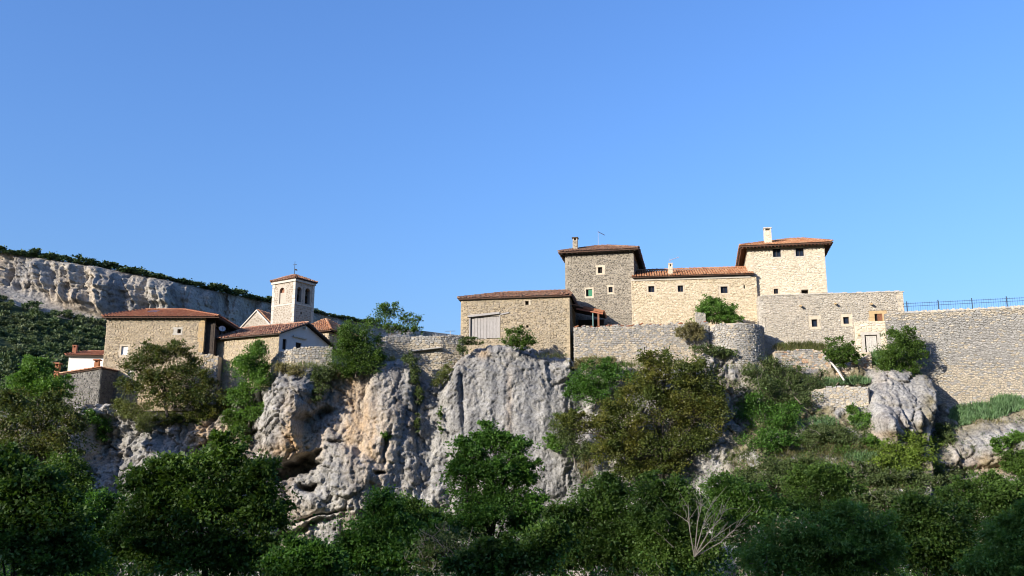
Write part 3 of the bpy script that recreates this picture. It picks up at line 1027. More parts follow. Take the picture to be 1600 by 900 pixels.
def hip_roof(b, x0, x1, y0, y1, z, rise, ra, rb, tile, thick=.13, slope_drop=None, ry=None, pitch=.24, kw=None, soffit='wood_dark', name='roof', left_gable=False, right_gable=False):
    """hipped roof, ridge from ra to rb (local x); the deck is a solid, the tiles lie on it"""
    ym = (y0 + y1) / 2 if ry is None else ry
    c = [(x0, y0, z), (x1, y0, z), (x1, y1, z), (x0, y1, z)]
    rl, rr = (ra, ym, z + rise), (rb, ym, z + rise)
    up = lambda p, d=thick: (p[0], p[1], p[2] + d)
    mb = MB()
    C = [up(p) for p in c]
    RL, RR = up(rl), up(rr)
    mb.quad(C[0], C[1], RR, RL); mb.quad(C[1], C[2], RR); mb.quad(C[2], C[3], RL, RR); mb.quad(C[3], C[0], RL)
    for i in range(4):
        j = (i + 1) % 4
        mb.quad(c[i], c[j], C[j], C[i], m=0)
    # underside follows the slope from the eave inwards
    mb.quad(c[0], c[1], rr, rl, m=1); mb.quad(c[1], c[2], rr, m=1); mb.quad(c[2], c[3], rl, rr, m=1); mb.quad(c[3], c[0], rl, m=1)
    r = mb.build(name, [M['deck'], M[soffit]], b.root)
    t = MB()
    kw = kw or {}
    tiles_on(t, C[0], C[1], RR, RL, pitch, **kw)
    tiles_on(t, C[1], C[2], RR, RR, pitch, **kw)
    tiles_on(t, C[2], C[3], RL, RR, pitch, **kw)
    tiles_on(t, C[3], C[0], RL, RL, pitch, **kw)
    for p, q in ((C[0], RL), (C[3], RL), (C[1], RR), (C[2], RR), (RL, RR)):
        if (Vector(p) - Vector(q)).length > .3:
            tile_line(t, up(p, .05), up(q, .05))
    t.build('tile_covering', M[tile], r, kind='stuff')
    return r


def rafters(b, parent, xs, y_in, y_out, z_in, z_out, mat='wood_dark', axis='y', fixed=None, w=.09, h=.12):
    """rafter ends under an eave, one object each sharing a mesh"""
    mb = MB()
    if axis == 'y': mb.bar((0, y_in, z_in), (0, y_out, z_out), w, h)
    else: mb.bar((y_in, 0, z_in), (y_out, 0, z_out), w, h)
    me = None
    for x in xs:
        loc = (x, 0, 0) if axis == 'y' else (0, x, 0)
        if me is None:
            o = mb.build('rafter', M[mat], parent, loc); me = o.data
        else:
            link_mesh('rafter', me, parent, loc)


def chimney(b, x, y, z0, z1, w, d, mat, capmat, st=None, cap=.1, slot=True, label=None, pots=False):
    mb = MB()
    mb.box(x - w / 2, x + w / 2, y - d / 2, y + d / 2, z0, z1 - .34)
    ch = mb.build('chimney', M[mat], b.root)
    if st:
        f = MB()
        mp = lambda u, z, o: (x - w / 2 + u, y - d / 2 - o, z)
        stones(f, mp, 0, w, z0, z1 - .35, ch=(.14, .22), wl=(.2, .4), out=(.01, .03))
        mp2 = lambda u, z, o: (x - w / 2 - o, y - d / 2 + u, z)
        stones(f, mp2, 0, d, z0, z1 - .35, ch=(.14, .22), wl=(.2, .4), out=(.01, .03))
        f.build('stone_facing', M[st], ch, kind='stuff')
    for sx_ in (-1, 1):
        q = MB(); q.box(x + sx_ * (w / 2 - .07) - .07, x + sx_ * (w / 2 - .07) + .07, y - d / 2, y + d / 2, z1 - .337, z1 - .12)
        q.build('cap_pier', M[mat], ch)
    q = MB(); q.box(x - w / 2 + .14, x + w / 2 - .14, y + d / 2 - .1, y + d / 2 - .02, z1 - .337, z1 - .12)
    q.build('flue_shade', M['shade_in'], ch)  # black sheet painted in for the shade of the flue slot
    q = MB(); q.box(x - w / 2 - cap, x + w / 2 + cap, y - d / 2 - cap, y + d / 2 + cap, z1 - .118, z1)
    q.build('chimney_cap', M[capmat], ch)
    return ch


# ================================================================== THE BUILDINGS
# ---------------------------------------------------------------- left tower
b = Bld('stone_tower', 'square brown rubble tower with small green shuttered window and overhanging hipped tile roof', 'tower', 885, 524, 99.2, 11.5)
W = b.fp(990, 430)[0]; D = 10.2; H = b.fp(940, 393)[1]
s1 = (.22, .24, .22, .18); s2 = (.14, .14, .2, .2)
h1 = b.rect(934.3, 417.5, 941, 426.8); h2 = b.rect(915.6, 452, 925.4, 463); h3 = b.rect(950.8, 448.3, 957.2, 456.8)
box_walls(b, W, D, H, [h1, h2, h3], [], M['mortar'], M['st_tower_l'], ('front', 'right'), cw=[grown(h1, s1), grown(h2, s2), grown(h3, s2)])
window(b, b.front(), h1, s1, 'dressed', 'wood_dark', 0, pane='shade_in')
window(b, b.front(), h2, s2, 'dressed', 'wood_dark', 0, pane='shade_in', shut='green_paint')
window(b, b.front(), h3, s2, 'dressed', 'wood_dark', 1, pane='glass')
ov = .62
xm = b.fp(940, 381, D / 2)[0]
rise = b.fp(940, 381, D / 2)[1] - H - .34
rf = hip_roof(b, -ov, W + ov, -ov, D + ov, H - .12, rise, xm - .5, xm + .5, 'tile_brown', kw=dict(wob=.035))
sl = rise / (D / 2 + ov)
rafters(b, rf, np.arange(-.3, W + .4, .55), .0, -ov + .05, H - .12 + sl * ov - .09, H - .12 - .07)
rafters(b, rf, np.arange(-.3, D + .4, .6), W, W + ov - .05, H - .12 + sl * ov - .09, H - .12 - .07, axis='x')
rafters(b, rf, np.arange(-.3, D + .4, .6), 0, -ov + .05, H - .12 + sl * ov - .09, H - .12 - .07, axis='x')
cx = b.fp(899, 385, 1.6); cz = b.fp(899, 371.5, 1.6)[1]
chimney(b, cx[0], 1.6, H + .05, cz, .5, .5, 'mortar', 'wood_dark', 'st_tower_l', cap=.09)
quoins(b, b.front(), 0, 1, H - 6.5, H - .5, 'st_tower_l'); quoins(b, b.front(), W, -1, H - 6.8, H - .3, 'st_tower_l')
TL = b
# aerial on the left tower
p0 = b.world(*[b.fp(935, 384, D / 2)[0], D / 2, 0]); zt = b.fp(935, 361.5, D / 2)[1]; zr = H + rise - .2
ar = empty('roof_aerial', b.world(b.fp(935, 384, D / 2)[0], D / 2, zr))
tag(ar, 'thin aerial with a slanting boom on the peak of the brown tower roof', 'aerial')
mb = MB(); mb.tube([(0, 0, 0), (0, 0, zt - zr)], [.022, .018], 6); mb.build('mast', M['metal'], ar)
mb = MB(); mb.tube([(-.04, 0, zt - zr - .02), (.74, .1, zt - zr - .42)], [.03, .03], 6); mb.build('boom', M['metal'], ar)
mb = MB()
for i in range(7):
    f = (i + .5) / 7
    p = Vector((-.04 + .78 * f, .1 * f, zt - zr - .02 - .40 * f))
    mb.tube([p + Vector((.03, -.2, .0)), p + Vector((-.03, .2, 0))], [.01, .01], 4)
mb.build('elements', M['metal'], ar)

# ---------------------------------------------------------------- right tower
b = Bld('stone_tower', 'tall cream stone tower with two square windows under an orange hipped tile roof', 'tower', 1175, 520, 96.6, 10.5)
W = b.fp(1291, 440)[0]; D = 10.5; H = b.fp(1232, 385.5)[1]
g1 = b.rect(1207.5, 388.2, 1220, 401.5); g2 = b.rect(1243, 387, 1256, 400.2); g3 = b.rect(1209, 451, 1216, 459); g4 = b.rect(1252, 452.5, 1263, 459)
s0 = (.12, .12, 0, .16); s3 = (.1, .1, .16, .1)
box_walls(b, W, D, H, [g1, g2, g3, g4], [], M['mortar_pale'], M['st_tower_r'], ('front', 'left'), cw=[grown(g1, s0), grown(g2, s0), grown(g3, s3), grown(g4, s3)])
window(b, b.front(), g1, s0, 'dressed_pale', 'wood_dark', 1); window(b, b.front(), g2, s0, 'dressed_pale', 'wood_dark', 1)
window(b, b.front(), g3, s3, 'dressed', 'wood_dark', 1); window(b, b.front(), g4, s3, 'dressed', None, 0, pane='shade_in', depth=.5)
for zq in np.arange(1.0, H - .3, .42):            # corner stones
    for side in (0, 1):
        wq = rng.uniform(.3, .62); q = MB()
        if side == 0: slab(q, b.front(), -.05, wq, zq, zq + .38, -.2, .055 + rng.uniform(-.01, .01))
        else: slab(q, b.front(), W - wq, W + .05, zq, zq + .38, -.2, .055 + rng.uniform(-.01, .01))
        q.build('corner_stone', M['dressed'], b.root)
ov = .75
xm = b.fp(1243, 371.5, D / 2)[0]; rise = b.fp(1243, 371.5, D / 2)[1] - H - .32
rf = hip_roof(b, -ov, W + ov, -ov, D + ov, H - .02, rise, xm - .6, xm + .6, 'tile_orange', kw=dict(wob=.018))
sl = rise / (D / 2 + ov)
rafters(b, rf, np.arange(-.5, W + .6, .36), 0, -ov + .06, H - .02 + sl * ov - .08, H - .02 - .07, 'wood_brown', w=.08)
rafters(b, rf, np.arange(-.5, D + .6, .5), 0, -ov + .06, H - .02 + sl * ov - .08, H - .02 - .07, 'wood_brown', axis='x', w=.08)
rafters(b, rf, np.arange(-.5, D + .6, .5), W, W + ov - .06, H - .02 + sl * ov - .08, H - .02 - .07, 'wood_brown', axis='x', w=.08)
cx = b.fp(1200, 378, 1.3)[0]; cz = b.fp(1200, 356.5, 1.3)[1]
chimney(b, cx, 1.3, H + .1, cz, .74, .7, 'mortar_pale', 'dressed_pale', 'st_tower_r', cap=.05)
TR = b

# ---------------------------------------------------------------- wing between the towers
b = Bld('stone_wing', 'long low yellow stone wing with a row of small windows joining the two towers', 'building', 988.5, 524, 97.75, 7.5)
W = b.fp(1184, 470)[0]; D = 8.0; H = b.fp(1085, 434.5)[1]
hs = [b.rect(1013, 447, 1022.5, 456.5), b.rect(1059, 446, 1067.5, 456), b.rect(1126, 447.5, 1137, 458)]
slit = b.rect(1161.8, 445, 1164.2, 451)
sw = (.18, .18, .24, .16)
low = b.fp(1085, 509)[1]
box_walls(b, W, D, H, hs + [slit], [], M['mortar_pale'], M['st_wing'], ('front',), cw=[grown(h, sw) for h in hs] + [slit])
for h in hs: window(b, b.front(), h, sw, 'dressed', 'wood_dark', 1)
window(b, b.front(), slit, (0, 0, 0, 0), None, None, 0, pane='shade_in', name='slit_opening', depth=.3)
q = MB(); slab(q, b.front(), .05, W - .6, H - .14, H + .12, -.2, .13); q.build('cornice', M['dressed_pale'], b.root)
ov = .42
ze = H + .12
zr = b.fp(1085, 422.5, D / 2)[1]
mb = MB()
A, B_, C_, D_ = (.05, -ov, ze), (W - .25, -ov, ze), (W - .25, D / 2, zr), (.05, D / 2, zr)
E_, F_ = (W - .25, D, ze), (.05, D, ze)
up = lambda p, d=.1: (p[0], p[1], p[2] + d)
for P in ((A, B_, C_, D_), (D_, C_, E_, F_)):
    mb.quad(*[up(p) for p in P]); mb.quad(*P, m=1)
mb.quad(A, B_, up(B_), up(A)); mb.quad(B_, C_, up(C_), up(B_)); mb.quad(C_, E_, up(E_), up(C_)); mb.quad(A, D_, up(D_), up(A)); mb.quad(D_, F_, up(F_), up(D_))
rf = mb.build('roof', [M['deck'], M['wood_dark']], b.root)
t = MB(); tiles_on(t, up(A), up(B_), up(C_), up(D_), .235, wob=.02); tiles_on(t, up(F_), up(E_), up(C_), up(D_), .235); tile_line(t, up(D_, .14), up(C_, .14))
t.build('tile_covering', M['tile_orange'], rf, kind='stuff')
cx = b.fp(1048, 428, .7)[0]; cz = b.fp(1048, 411.5, .7)[1]
chimney(b, cx, .7, ze + .05, cz, .42, .42, 'mortar_pale', 'dressed_pale', 'st_tower_r', cap=.03)
an = empty('roof_aerial', b.world(cx - .02, .7, cz))
tag(an, 'pale aerial pointing right on the small chimney of the low wing', 'aerial')
mb = MB(); mb.tube([(0, 0, 0), (0, 0, .55)], [.02, .018], 6); mb.build('mast', M['metal'], an)
mb = MB(); mb.tube([(-.12, 0, .30), (.95, -.1, .66)], [.03, .026], 6); mb.build('boom', M['metal_pale'], an)
mb = MB()
for i in range(8):
    f = i / 7; p = Vector((-.05 + .95 * f, -.1 * f, .33 + .32 * f))
    mb.tube([p + Vector((0, -.18, .05)), p + Vector((0, .18, -.05))], [.009, .009], 4)
mb.build('elements', M['metal_pale'], an)

# ---------------------------------------------------------------- barn
b = Bld('stone_barn', 'low rubble barn with grey double plank hatch and sagging brown tile roof', 'barn', 720, 566, 94.2, 9)
W = b.fp(889.5, 500)[0]; D = 8.5; H = b.fp(800, 465)[1]
hatch = b.rect(735, 494.2, 780, 529.5); sm = b.rect(820.6, 470.2, 826.2, 476.6); sm2 = b.rect(822, 508, 826, 512)
box_walls(b, W, D, H, [hatch, sm, sm2], [], M['mortar'], M['st_barn'], ('front', 'right'), cw=[(hatch[0] - .12, hatch[1] + .1, hatch[2], hatch[3] + .3), sm, sm2])
window(b, b.front(), sm, (.05, .25, .05, .05), 'dressed', None, 0, pane='shade_in', name='vent_opening', depth=.4, proud=.06)
window(b, b.front(), sm2, (0, 0, 0, 0), None, None, 0, pane='shade_in', name='vent_opening', depth=.4)
ht = MB(); slab(ht, b.front(), hatch[0], hatch[1], hatch[2], hatch[3], -.3, -.22); ht = ht.build('hatch', M['wood_dark'], b.root)
k = 9; mid = 4
for i in range(k):
    a_, c_ = hatch[0] + .08 + (hatch[1] - hatch[0] - .1) * i / k, hatch[0] + .08 + (hatch[1] - hatch[0] - .1) * (i + 1) / k
    q = MB(); slab(q, b.front(), a_ + .012 + (.02 if i == mid + 1 else 0), c_ - .012, hatch[2] + rng.uniform(.02, .1), hatch[3] - rng.uniform(.02, .06), -.16, -.10 + rng.uniform(-.02, .02))
    q.build('plank', M['wood_grey'], ht)
for a_, c_, z_ in ((hatch[0] - .25, hatch[1] + .05, hatch[3]),):
    q = MB(); q.bar((a_, -.10, z_ + .02), (c_, -.10, z_ + .28), .22, .2); q.build('lintel_beam', M['wood_grey'], b.root)
q = MB(); q.bar((hatch[1] + .1, -.05, hatch[3] + .12), (hatch[1] + 1.0, -.05, hatch[3] + .3), .12, .13); q.build('lintel_beam', M['wood_grey'], b.root)
q = MB(); slab(q, b.front(), hatch[0] - .12, hatch[0], hatch[2], hatch[3] + .1, -.1, .06); q.build('door_post', M['wood_grey'], b.root)
q = MB(); slab(q, b.front(), hatch[1], hatch[1] + .1, hatch[2], hatch[3] + .1, -.1, .05); q.build('door_post', M['wood_grey'], b.root)
ov = .28
ra = b.fp(800, 457, 4.0)[0]; rb_ = b.fp(892, 457, 4.0)[0]; rise = b.fp(810, 456.5, 4.2)[1] - H - .1
hip_roof(b, -ov, W + ov, -ov, D + ov, H - .1, rise, ra - .9, rb_ - .4, 'tile_brown', thick=.12, pitch=.26, kw=dict(wob=.07))
quoins(b, b.front(), W, -1, H - 6.2, H - .1, 'st_barn'); quoins(b, b.front(), 0, 1, H - 4.4, H - .2, 'st_barn')
BARN = b

# ---------------------------------------------------------------- porch between barn and left tower
b = Bld('porch', 'small open porch with a sloping red tile roof tucked between barn and brown tower', 'porch', 899, 520, 94.6, 9)
xr = b.fp(943, 490)[0]
zl = b.fp(900, 476)[1]; z_r = b.fp(945, 488)[1]
mb = MB()
A, B_, C_, D_ = (-.6, -.05, zl - .02), (xr, -.05, z_r), (xr, 3.6, z_r), (-.6, 3.6, zl - .02)
mb.quad(*[up(p, .06) for p in (A, B_, C_, D_)]); mb.quad(A, B_, C_, D_, m=1); mb.quad(A, B_, up(B_, .06), up(A, .06)); mb.quad(B_, C_, up(C_, .06), up(B_, .06)); mb.quad(A, D_, up(D_, .06), up(A, .06))
rf = mb.build('roof', [M['deck'], M['wood_dark']], b.root)
t = MB(); tiles_on(t, up(B_, .06), up(C_, .06), up(D_, .06), up(A, .06), .25, wob=.015)
t.build('tile_covering', M['tile_orange'], rf, kind='stuff')
q = MB(); q.bar((.1, -.04, zl - .42), (xr - .05, -.04, z_r - .14), .10, .16); q.build('fascia_board', M['wood_red'], b.root)
# a course of orange edge tiles along the front of the slope
q = MB(); q.bar((.85, -.12, b.fp(911, 480.5)[1]), (xr, -.12, z_r + .05), .14, .26); q.build('verge_tiles', M['tile_orange'], b.root)
px_ = b.fp(935, 500)[0]
q = MB(); q.box(px_ - .09, px_ + .09, .0, .18, 0, z_r - .1); q.build('post', M['wood_brown'], b.root)
px_ = b.fp(926.5, 500)[0]
q = MB(); q.tube([(px_, .1, 0), (px_, .1, z_r + .1)], [.06, .06], 8); q.build('downpipe', M['copper'], b.root)
q = MB(); q.box(.0, xr - .2, 3.5, 3.6, 0, z_r - .05); q.build('back_wall', M['wood_dark'], b.root)

# ---------------------------------------------------------------- lower stone building with the door
b = Bld('terrace_building', 'flat topped grey stone building with three little openings and a plank door', 'building', 1190.5, 566, 94.4, 8.5)
W = b.fp(1413.5, 500)[0]; D = 6.5; H = b.fp(1300, 459.5)[1]
w1 = b.rect(1268.2, 499, 1277.2, 510.6); w2 = b.rect(1317.6, 495.3, 1326.6, 506); w3 = b.rect(1366.6, 490.2, 1378.8, 501.5)
sa = (.26, .3, .32, .26)
pz = b.fp(1365, 503)[1]
p0, p1 = b.fp(1337, 527, -.35)[0], b.fp(1395.5, 527, -.35)[0]
door = b.rect(1351.6, 523.2, 1371.4, 550.5, -.35)
box_walls(b, W, D, H, [w1, w2, w3], [], M['mortar'], M['st_lower'], ('front', 'right', 'left'), cw=[grown(w1, sa), grown(w2, sa), grown(w3, (.5, .5, .3, .05)), (p0, p1, -1, pz)])
window(b, b.front(), w1, sa, 'dressed', 'wood_dark', 0, pane='glass'); window(b, b.front(), w2, sa, 'dressed', 'wood_dark', 0, pane='glass')
window(b, b.front(), w3, (.5, .5, .3, .05), 'dressed_ochre', 'wood_dark', 0, pane='shade_in', shut='wood_brown')
# doorway block
mb = MB(); mp = b.front(-.35)
wallgrid(mb, mp, p0, p1, -1.2, pz, [door], .3)
mb.quad((p0, 0, -1.2), (p0, -.35, -1.2), (p0, -.35, pz), (p0, 0, pz)); mb.quad((p1, 0, -1.2), (p1, -.35, -1.2), (p1, -.35, pz), (p1, 0, pz)); mb.quad((p0, -.35, pz), (p1, -.35, pz), (p1, 0, pz), (p0, 0, pz))
dw = mb.build('doorway_block', M['mortar_pale'], b.root)
f = MB(); stones(f, mp, p0, p1, -1.2, pz, [(door[0] - .3, door[1] + .3, door[2] - .12, door[3] + .28)], ch=(.2, .36), wl=(.3, .7)); stones(f, b.right(p1), -.35, 0, -1.2, pz, ch=(.2, .36), wl=(.2, .4))
f.build('stone_facing', M['st_tower_r'], dw, kind='stuff')
dr = MB(); slab(dr, mp, door[0], door[1], door[2], door[3], -.28, -.22); dr = dr.build('door', M['wood_dark'], b.root)
for i in range(6):
    a_, c_ = door[0] + .14 + (door[1] - door[0] - .2) * i / 6, door[0] + .14 + (door[1] - door[0] - .2) * (i + 1) / 6
    q = MB(); slab(q, mp, a_ + .006, c_ - .006, door[2] + .04, door[3] - .08, -.17, -.12 + rng.uniform(-.012, .012)); q.build('plank', M['wood_pale'], dr)
q = MB(); slab(q, mp, door[0] - .35, door[1] + .3, door[3], door[3] + .28, -.2, .05); q.build('lintel', M['dressed_pale'], b.root)
q = MB(); slab(q, mp, door[0] - .3, door[0], door[2], door[3] - .003, -.2, .045); q.build('jamb', M['dressed_pale'], b.root)
q = MB(); slab(q, mp, door[1], door[1] + .3, door[2], door[3] - .003, -.2, .04); q.build('jamb', M['dressed_pale'], b.root)
q = MB(); slab(q, mp, door[0] - .5, door[1] + .4, door[2] - .14, door[2], -.3, .12); q.build('threshold', M['dressed'], b.root)
for (qx, qy) in ((1251, 478), (1305, 474.5), (1361, 475), (1341, 523)):
    u_, z_ = b.fp(qx, qy)
    q = MB(); q.hexa([(u_ - .14, -.5, z_ - .16), (u_ + .06, -.5, z_ - .16), (u_ + .1, .1, z_ - .02), (u_ - .1, .1, z_ - .02), (u_ - .14, -.5, z_ - .04), (u_ + .06, -.5, z_ - .04), (u_ + .1, .1, z_ + .12), (u_ - .1, .1, z_ + .12)])
    q.build('rain_spout', M['dressed_ochre'], b.root)
for qx in np.linspace(1194, 1409, 30):            # coping stones along the top edge
    u_ = b.fp(qx, 460)[0]; q = MB()
    q.box(u_ - .22, u_ + .23, -.07, .4, H + .003, H + rng.uniform(.06, .16)); q.build('coping_stone', M['st_lower'], b.root)
quoins(b, b.front(), W, -1, H - 4.6, H - .05, 'dressed'); quoins(b, b.front(), 0, 1, H - 3.6, H - .3, 'st_lower')
LOWB = b

# ---------------------------------------------------------------- big retaining wall on the right and its railing
b = Bld('retaining_wall', 'high drystone retaining wall, grey above and yellow below, at the right edge', 'wall', 1404, 640, 91.9, 10.5)
xe = 26.0
zt0, zt1 = b.fp(1414, 488.5)[1], b.fp(1600, 479.5)[1]
x1_, x2_ = b.fp(1414, 488)[0], b.fp(1600, 480)[0]
top = lambda u: zt0 + (zt1 - zt0) * (u - x1_) / (x2_ - x1_)
zb = -3.0
mb = MB()
mb.quad((-.5, 0, zb), (xe, 0, zb), (xe, 0, top(xe)), (-.5, 0, top(-.5)))
mb.quad((-.5, 0, top(-.5)), (xe, 0, top(xe)), (xe, 1.2, top(xe)), (-.5, 1.2, top(-.5)))
mb.quad((-.5, 1.2, zb), (xe, 1.2, zb), (xe, 1.2, top(xe)), (-.5, 1.2, top(-.5)))
mb.quad((-.5, 0, zb), (-.5, 1.2, zb), (-.5, 1.2, top(-.5)), (-.5, 0, top(-.5)))
wl_ = mb.build('wall_core', M['mortar_dark'], b.root)
f = MB()
zm0, zm1 = b.fp(1440, 572)[1], b.fp(1600, 575)[1]


def pick_rw(u, z):
    lim = zm0 + (zm1 - zm0) * u / x2_ + .8 * math.sin(u * 1.3) * .5
    pr = .08 + .74 / (1 + math.exp((z - lim) * 2.2))
    if z > top(u) - .75: pr = .62
    return 1 if rng.random() < pr else 0


rec = stones(f, b.front(), -.5, xe, zb, max(zt0, top(xe)) + .4, ch=(.11, .20), wl=(.22, .48), jit=.40, out=(.02, .085), gap=.026, inside=lambda u, z: z < top(u) - .06, pick=pick_rw)
# the stones that show largest become pieces of their own
zlow = b.fp(1500, 645)[1]
order = sorted(range(len(rec)), key=lambda i: -rec[i][4] * (1 if x1_ < rec[i][5] < x2_ and rec[i][6] > zlow else 0))
big = set(order[:300])
rest = MB()
for i, (v0, nv_, f0, nf_, ar_, mu_, mz_) in enumerate(rec):
    tgt = MB() if i in big else rest
    bI = len(tgt.v)
    tgt.v.extend(f.v[v0:v0 + nv_])
    for j in range(f0, f0 + nf_):
        tgt.f.append(tuple(k_ - v0 + bI for k_ in f.f[j])); tgt.m.append(0 if i in big else f.m[j])
    if i in big:
        tgt.build('stone', M['st_ochre'] if f.m[f0] else M['st_grey'], wl_)
rest.build('stone_facing', [M['st_grey'], M['st_ochre']], wl_, kind='stuff')
for i in range(70):
    u_ = x1_ + .1 + (x2_ + 1 - x1_) * i / 70
    q = MB(); h_ = rng.uniform(.05, .2); w_ = rng.uniform(.08, .15)
    q.hexa([(u_ - w_, -.05, top(u_) - .06), (u_ + w_, -.05, top(u_) - .06), (u_ + w_, .4, top(u_) - .06), (u_ - w_, .4, top(u_) - .06), (u_ - w_ * .8, -.01, top(u_) + h_), (u_ + w_ * .85, -.01, top(u_) + h_ * .8), (u_ + w_ * .8, .36, top(u_) + h_), (u_ - w_ * .8, .36, top(u_) + h_ * .9)])
    q.build('coping_stone', M[rng.choice(['st_grey', 'st_ochre', 'st_ochre'])], wl_)
RW = b
rail = Bld('railing', 'thin dark blue metal railing running along the top of the retaining wall', 'railing', 1404, 640, 91.9, 10.5)
hr = b.fp(1600, 463, .6)[1] - b.fp(1600, 479, .6)[1]
for nm, zz in (('rail', hr), ('rail', hr - .28), ('rail', .14)):
    q = MB(); q.bar((x1_, .6, top(x1_) + zz), (xe, .6, top(xe) + zz), .036, .036); q.build(nm, M['fence'], rail.root)
me = None
for u in np.arange(x1_ + .1, x2_ + 2.0, .215):
    if me is None:
        q = MB(); q.tube([(0, 0, .06), (0, 0, hr + .1)], [.011, .011], 5); o = q.build('bar', M['fence'], rail.root, (u, .6, top(u))); me = o.data
    else: link_mesh('bar', me, rail.root, (u, .6, top(u)))
me = None
for qx in (1417, 1466, 1519, 1573.5, 1629):
    u = b.fp(qx, 475, .6)[0]
    if me is None:
        q = MB(); q.box(-.04, .04, -.04, .04, 0, hr + .22); o = q.build('post', M['fence'], rail.root, (u, .6, top(u))); me = o.data
    else: link_mesh('post', me, rail.root, (u, .6, top(u)))

# ---------------------------------------------------------------- curtain wall with round bastion
b = Bld('terrace_wall', 'long grey rubble terrace wall with broken tiles along its top below the yellow wing', 'wall', 898.5, 600, 92.3, 4.5)
xw = b.fp(1108, 530)[0]
zt0, zt1 = b.fp(898, 511)[1], b.fp(1104, 504)[1]
top = lambda u: zt0 + (zt1 - zt0) * u / xw + .06 * math.sin(u * 2.1)
mb = MB(); zb = -1.5
for P in (((0, 0), (xw, 0)), ((xw, 0), (xw, 3.2)), ((xw, 3.2), (0, 3.2)), ((0, 3.2), (0, 0))):
    mb.quad((*P[0], zb), (*P[1], zb), (*P[1], top(P[1][0]) - .1), (*P[0], top(P[0][0]) - .1))
mb.quad((0, 0, top(0) - .1), (xw, 0, top(xw) - .1), (xw, 3.2, top(xw) - .1), (0, 3.2, top(0) - .1))
wl_ = mb.build('wall_core', M['mortar'], b.root)
f = MB(); zmid = b.fp(1000, 540)[1]
stones(f, b.front(), 0, xw, zb, max(zt0, zt1) + .1, ch=(.12, .25), wl=(.16, .42), jit=.4, out=(.02, .1), inside=lambda u, z: z < top(u), pick=lambda u, z: 1 if rng.random() < .15 + .65 / (1 + math.exp((z - zmid) * 2)) else 0)
stones(f, b.left(0), 0, 3, zb, zt0, ch=(.12, .25), wl=(.16, .42), jit=.4, out=(.02, .1))
f.build('stone_facing', [M['st_grey'], M['st_ochre']], wl_, kind='stuff')
for i in range(46):                               # broken tiles and stones on the coping
    u = rng.uniform(.2, xw - .3); q = MB()
    s_ = rng.uniform(.10, .2)
    q.bar((u - s_, rng.uniform(0, .2), top(u) - .03), (u + s_, rng.uniform(0, .2), top(u) + rng.uniform(0, .12)), .18, .1)
    q.build('coping_tile', M[rng.choice(['tile_red', 'tile_orange', 'st_grey', 'tile_mixed'])], b.root)
CW = b

b = Bld('bastion', 'rounded grey rubble bastion at the right end of the terrace wall', 'wall', 1148, 590, 92.9, 5)
cxr = (b.fp(1195, 530, 0)[0] - b.fp(1100, 530, 0)[0]) / 2
zt0 = b.fp(1148, 503.5, -cxr)[1]
cyl = lambda u, z, o: ((cxr + o) * math.sin(u / cxr), -(cxr + o) * math.cos(u / cxr), z)
mb = MB(); zb = -2.0
us = np.linspace(-cxr * 1.75, cxr * 2.0, 34)
for a_, c_ in zip(us, us[1:]):
    mb.quad(cyl(a_, zb, 0), cyl(c_, zb, 0), cyl(c_, zt0 - .08, 0), cyl(a_, zt0 - .08, 0))
mb.quad(*[cyl(a_, zt0 - .08, 0) for a_ in us])
wl_ = mb.build('wall_core', M['mortar'], b.root)
f = MB()
stones(f, cyl, us[0], us[-1], zb, zt0, ch=(.12, .25), wl=(.16, .42), jit=.4, out=(.02, .1), inside=lambda u, z: z < zt0 - .12 + .1 * math.sin(u * 3), pick=lambda u, z: 1 if rng.random() < .12 else 0)
f.build('stone_facing', [M['st_grey'], M['st_ochre']], wl_, kind='stuff')
# stub of wall standing on the terrace wall beside the shrub
p = at(1087, 506, 92.6)
b = Bld('wall_stub', 'short square stub of grey wall beside the bright green shrub on the terrace', 'wall', 1087, 507, 92.4, 4.5)
w_ = b.fp(1103, 500)[0]; h_ = b.fp(1095, 488)[1]
mb = MB(); mb.box(0, w_, 0, .7, -.4, h_); wl_ = mb.build('wall_core', M['mortar'], b.root)
f = MB(); stones(f, b.front(), 0, w_, -.3, h_, ch=(.12, .25), wl=(.16, .4), jit=.35); f.build('stone_facing', M['st_grey'], wl_, kind='stuff')

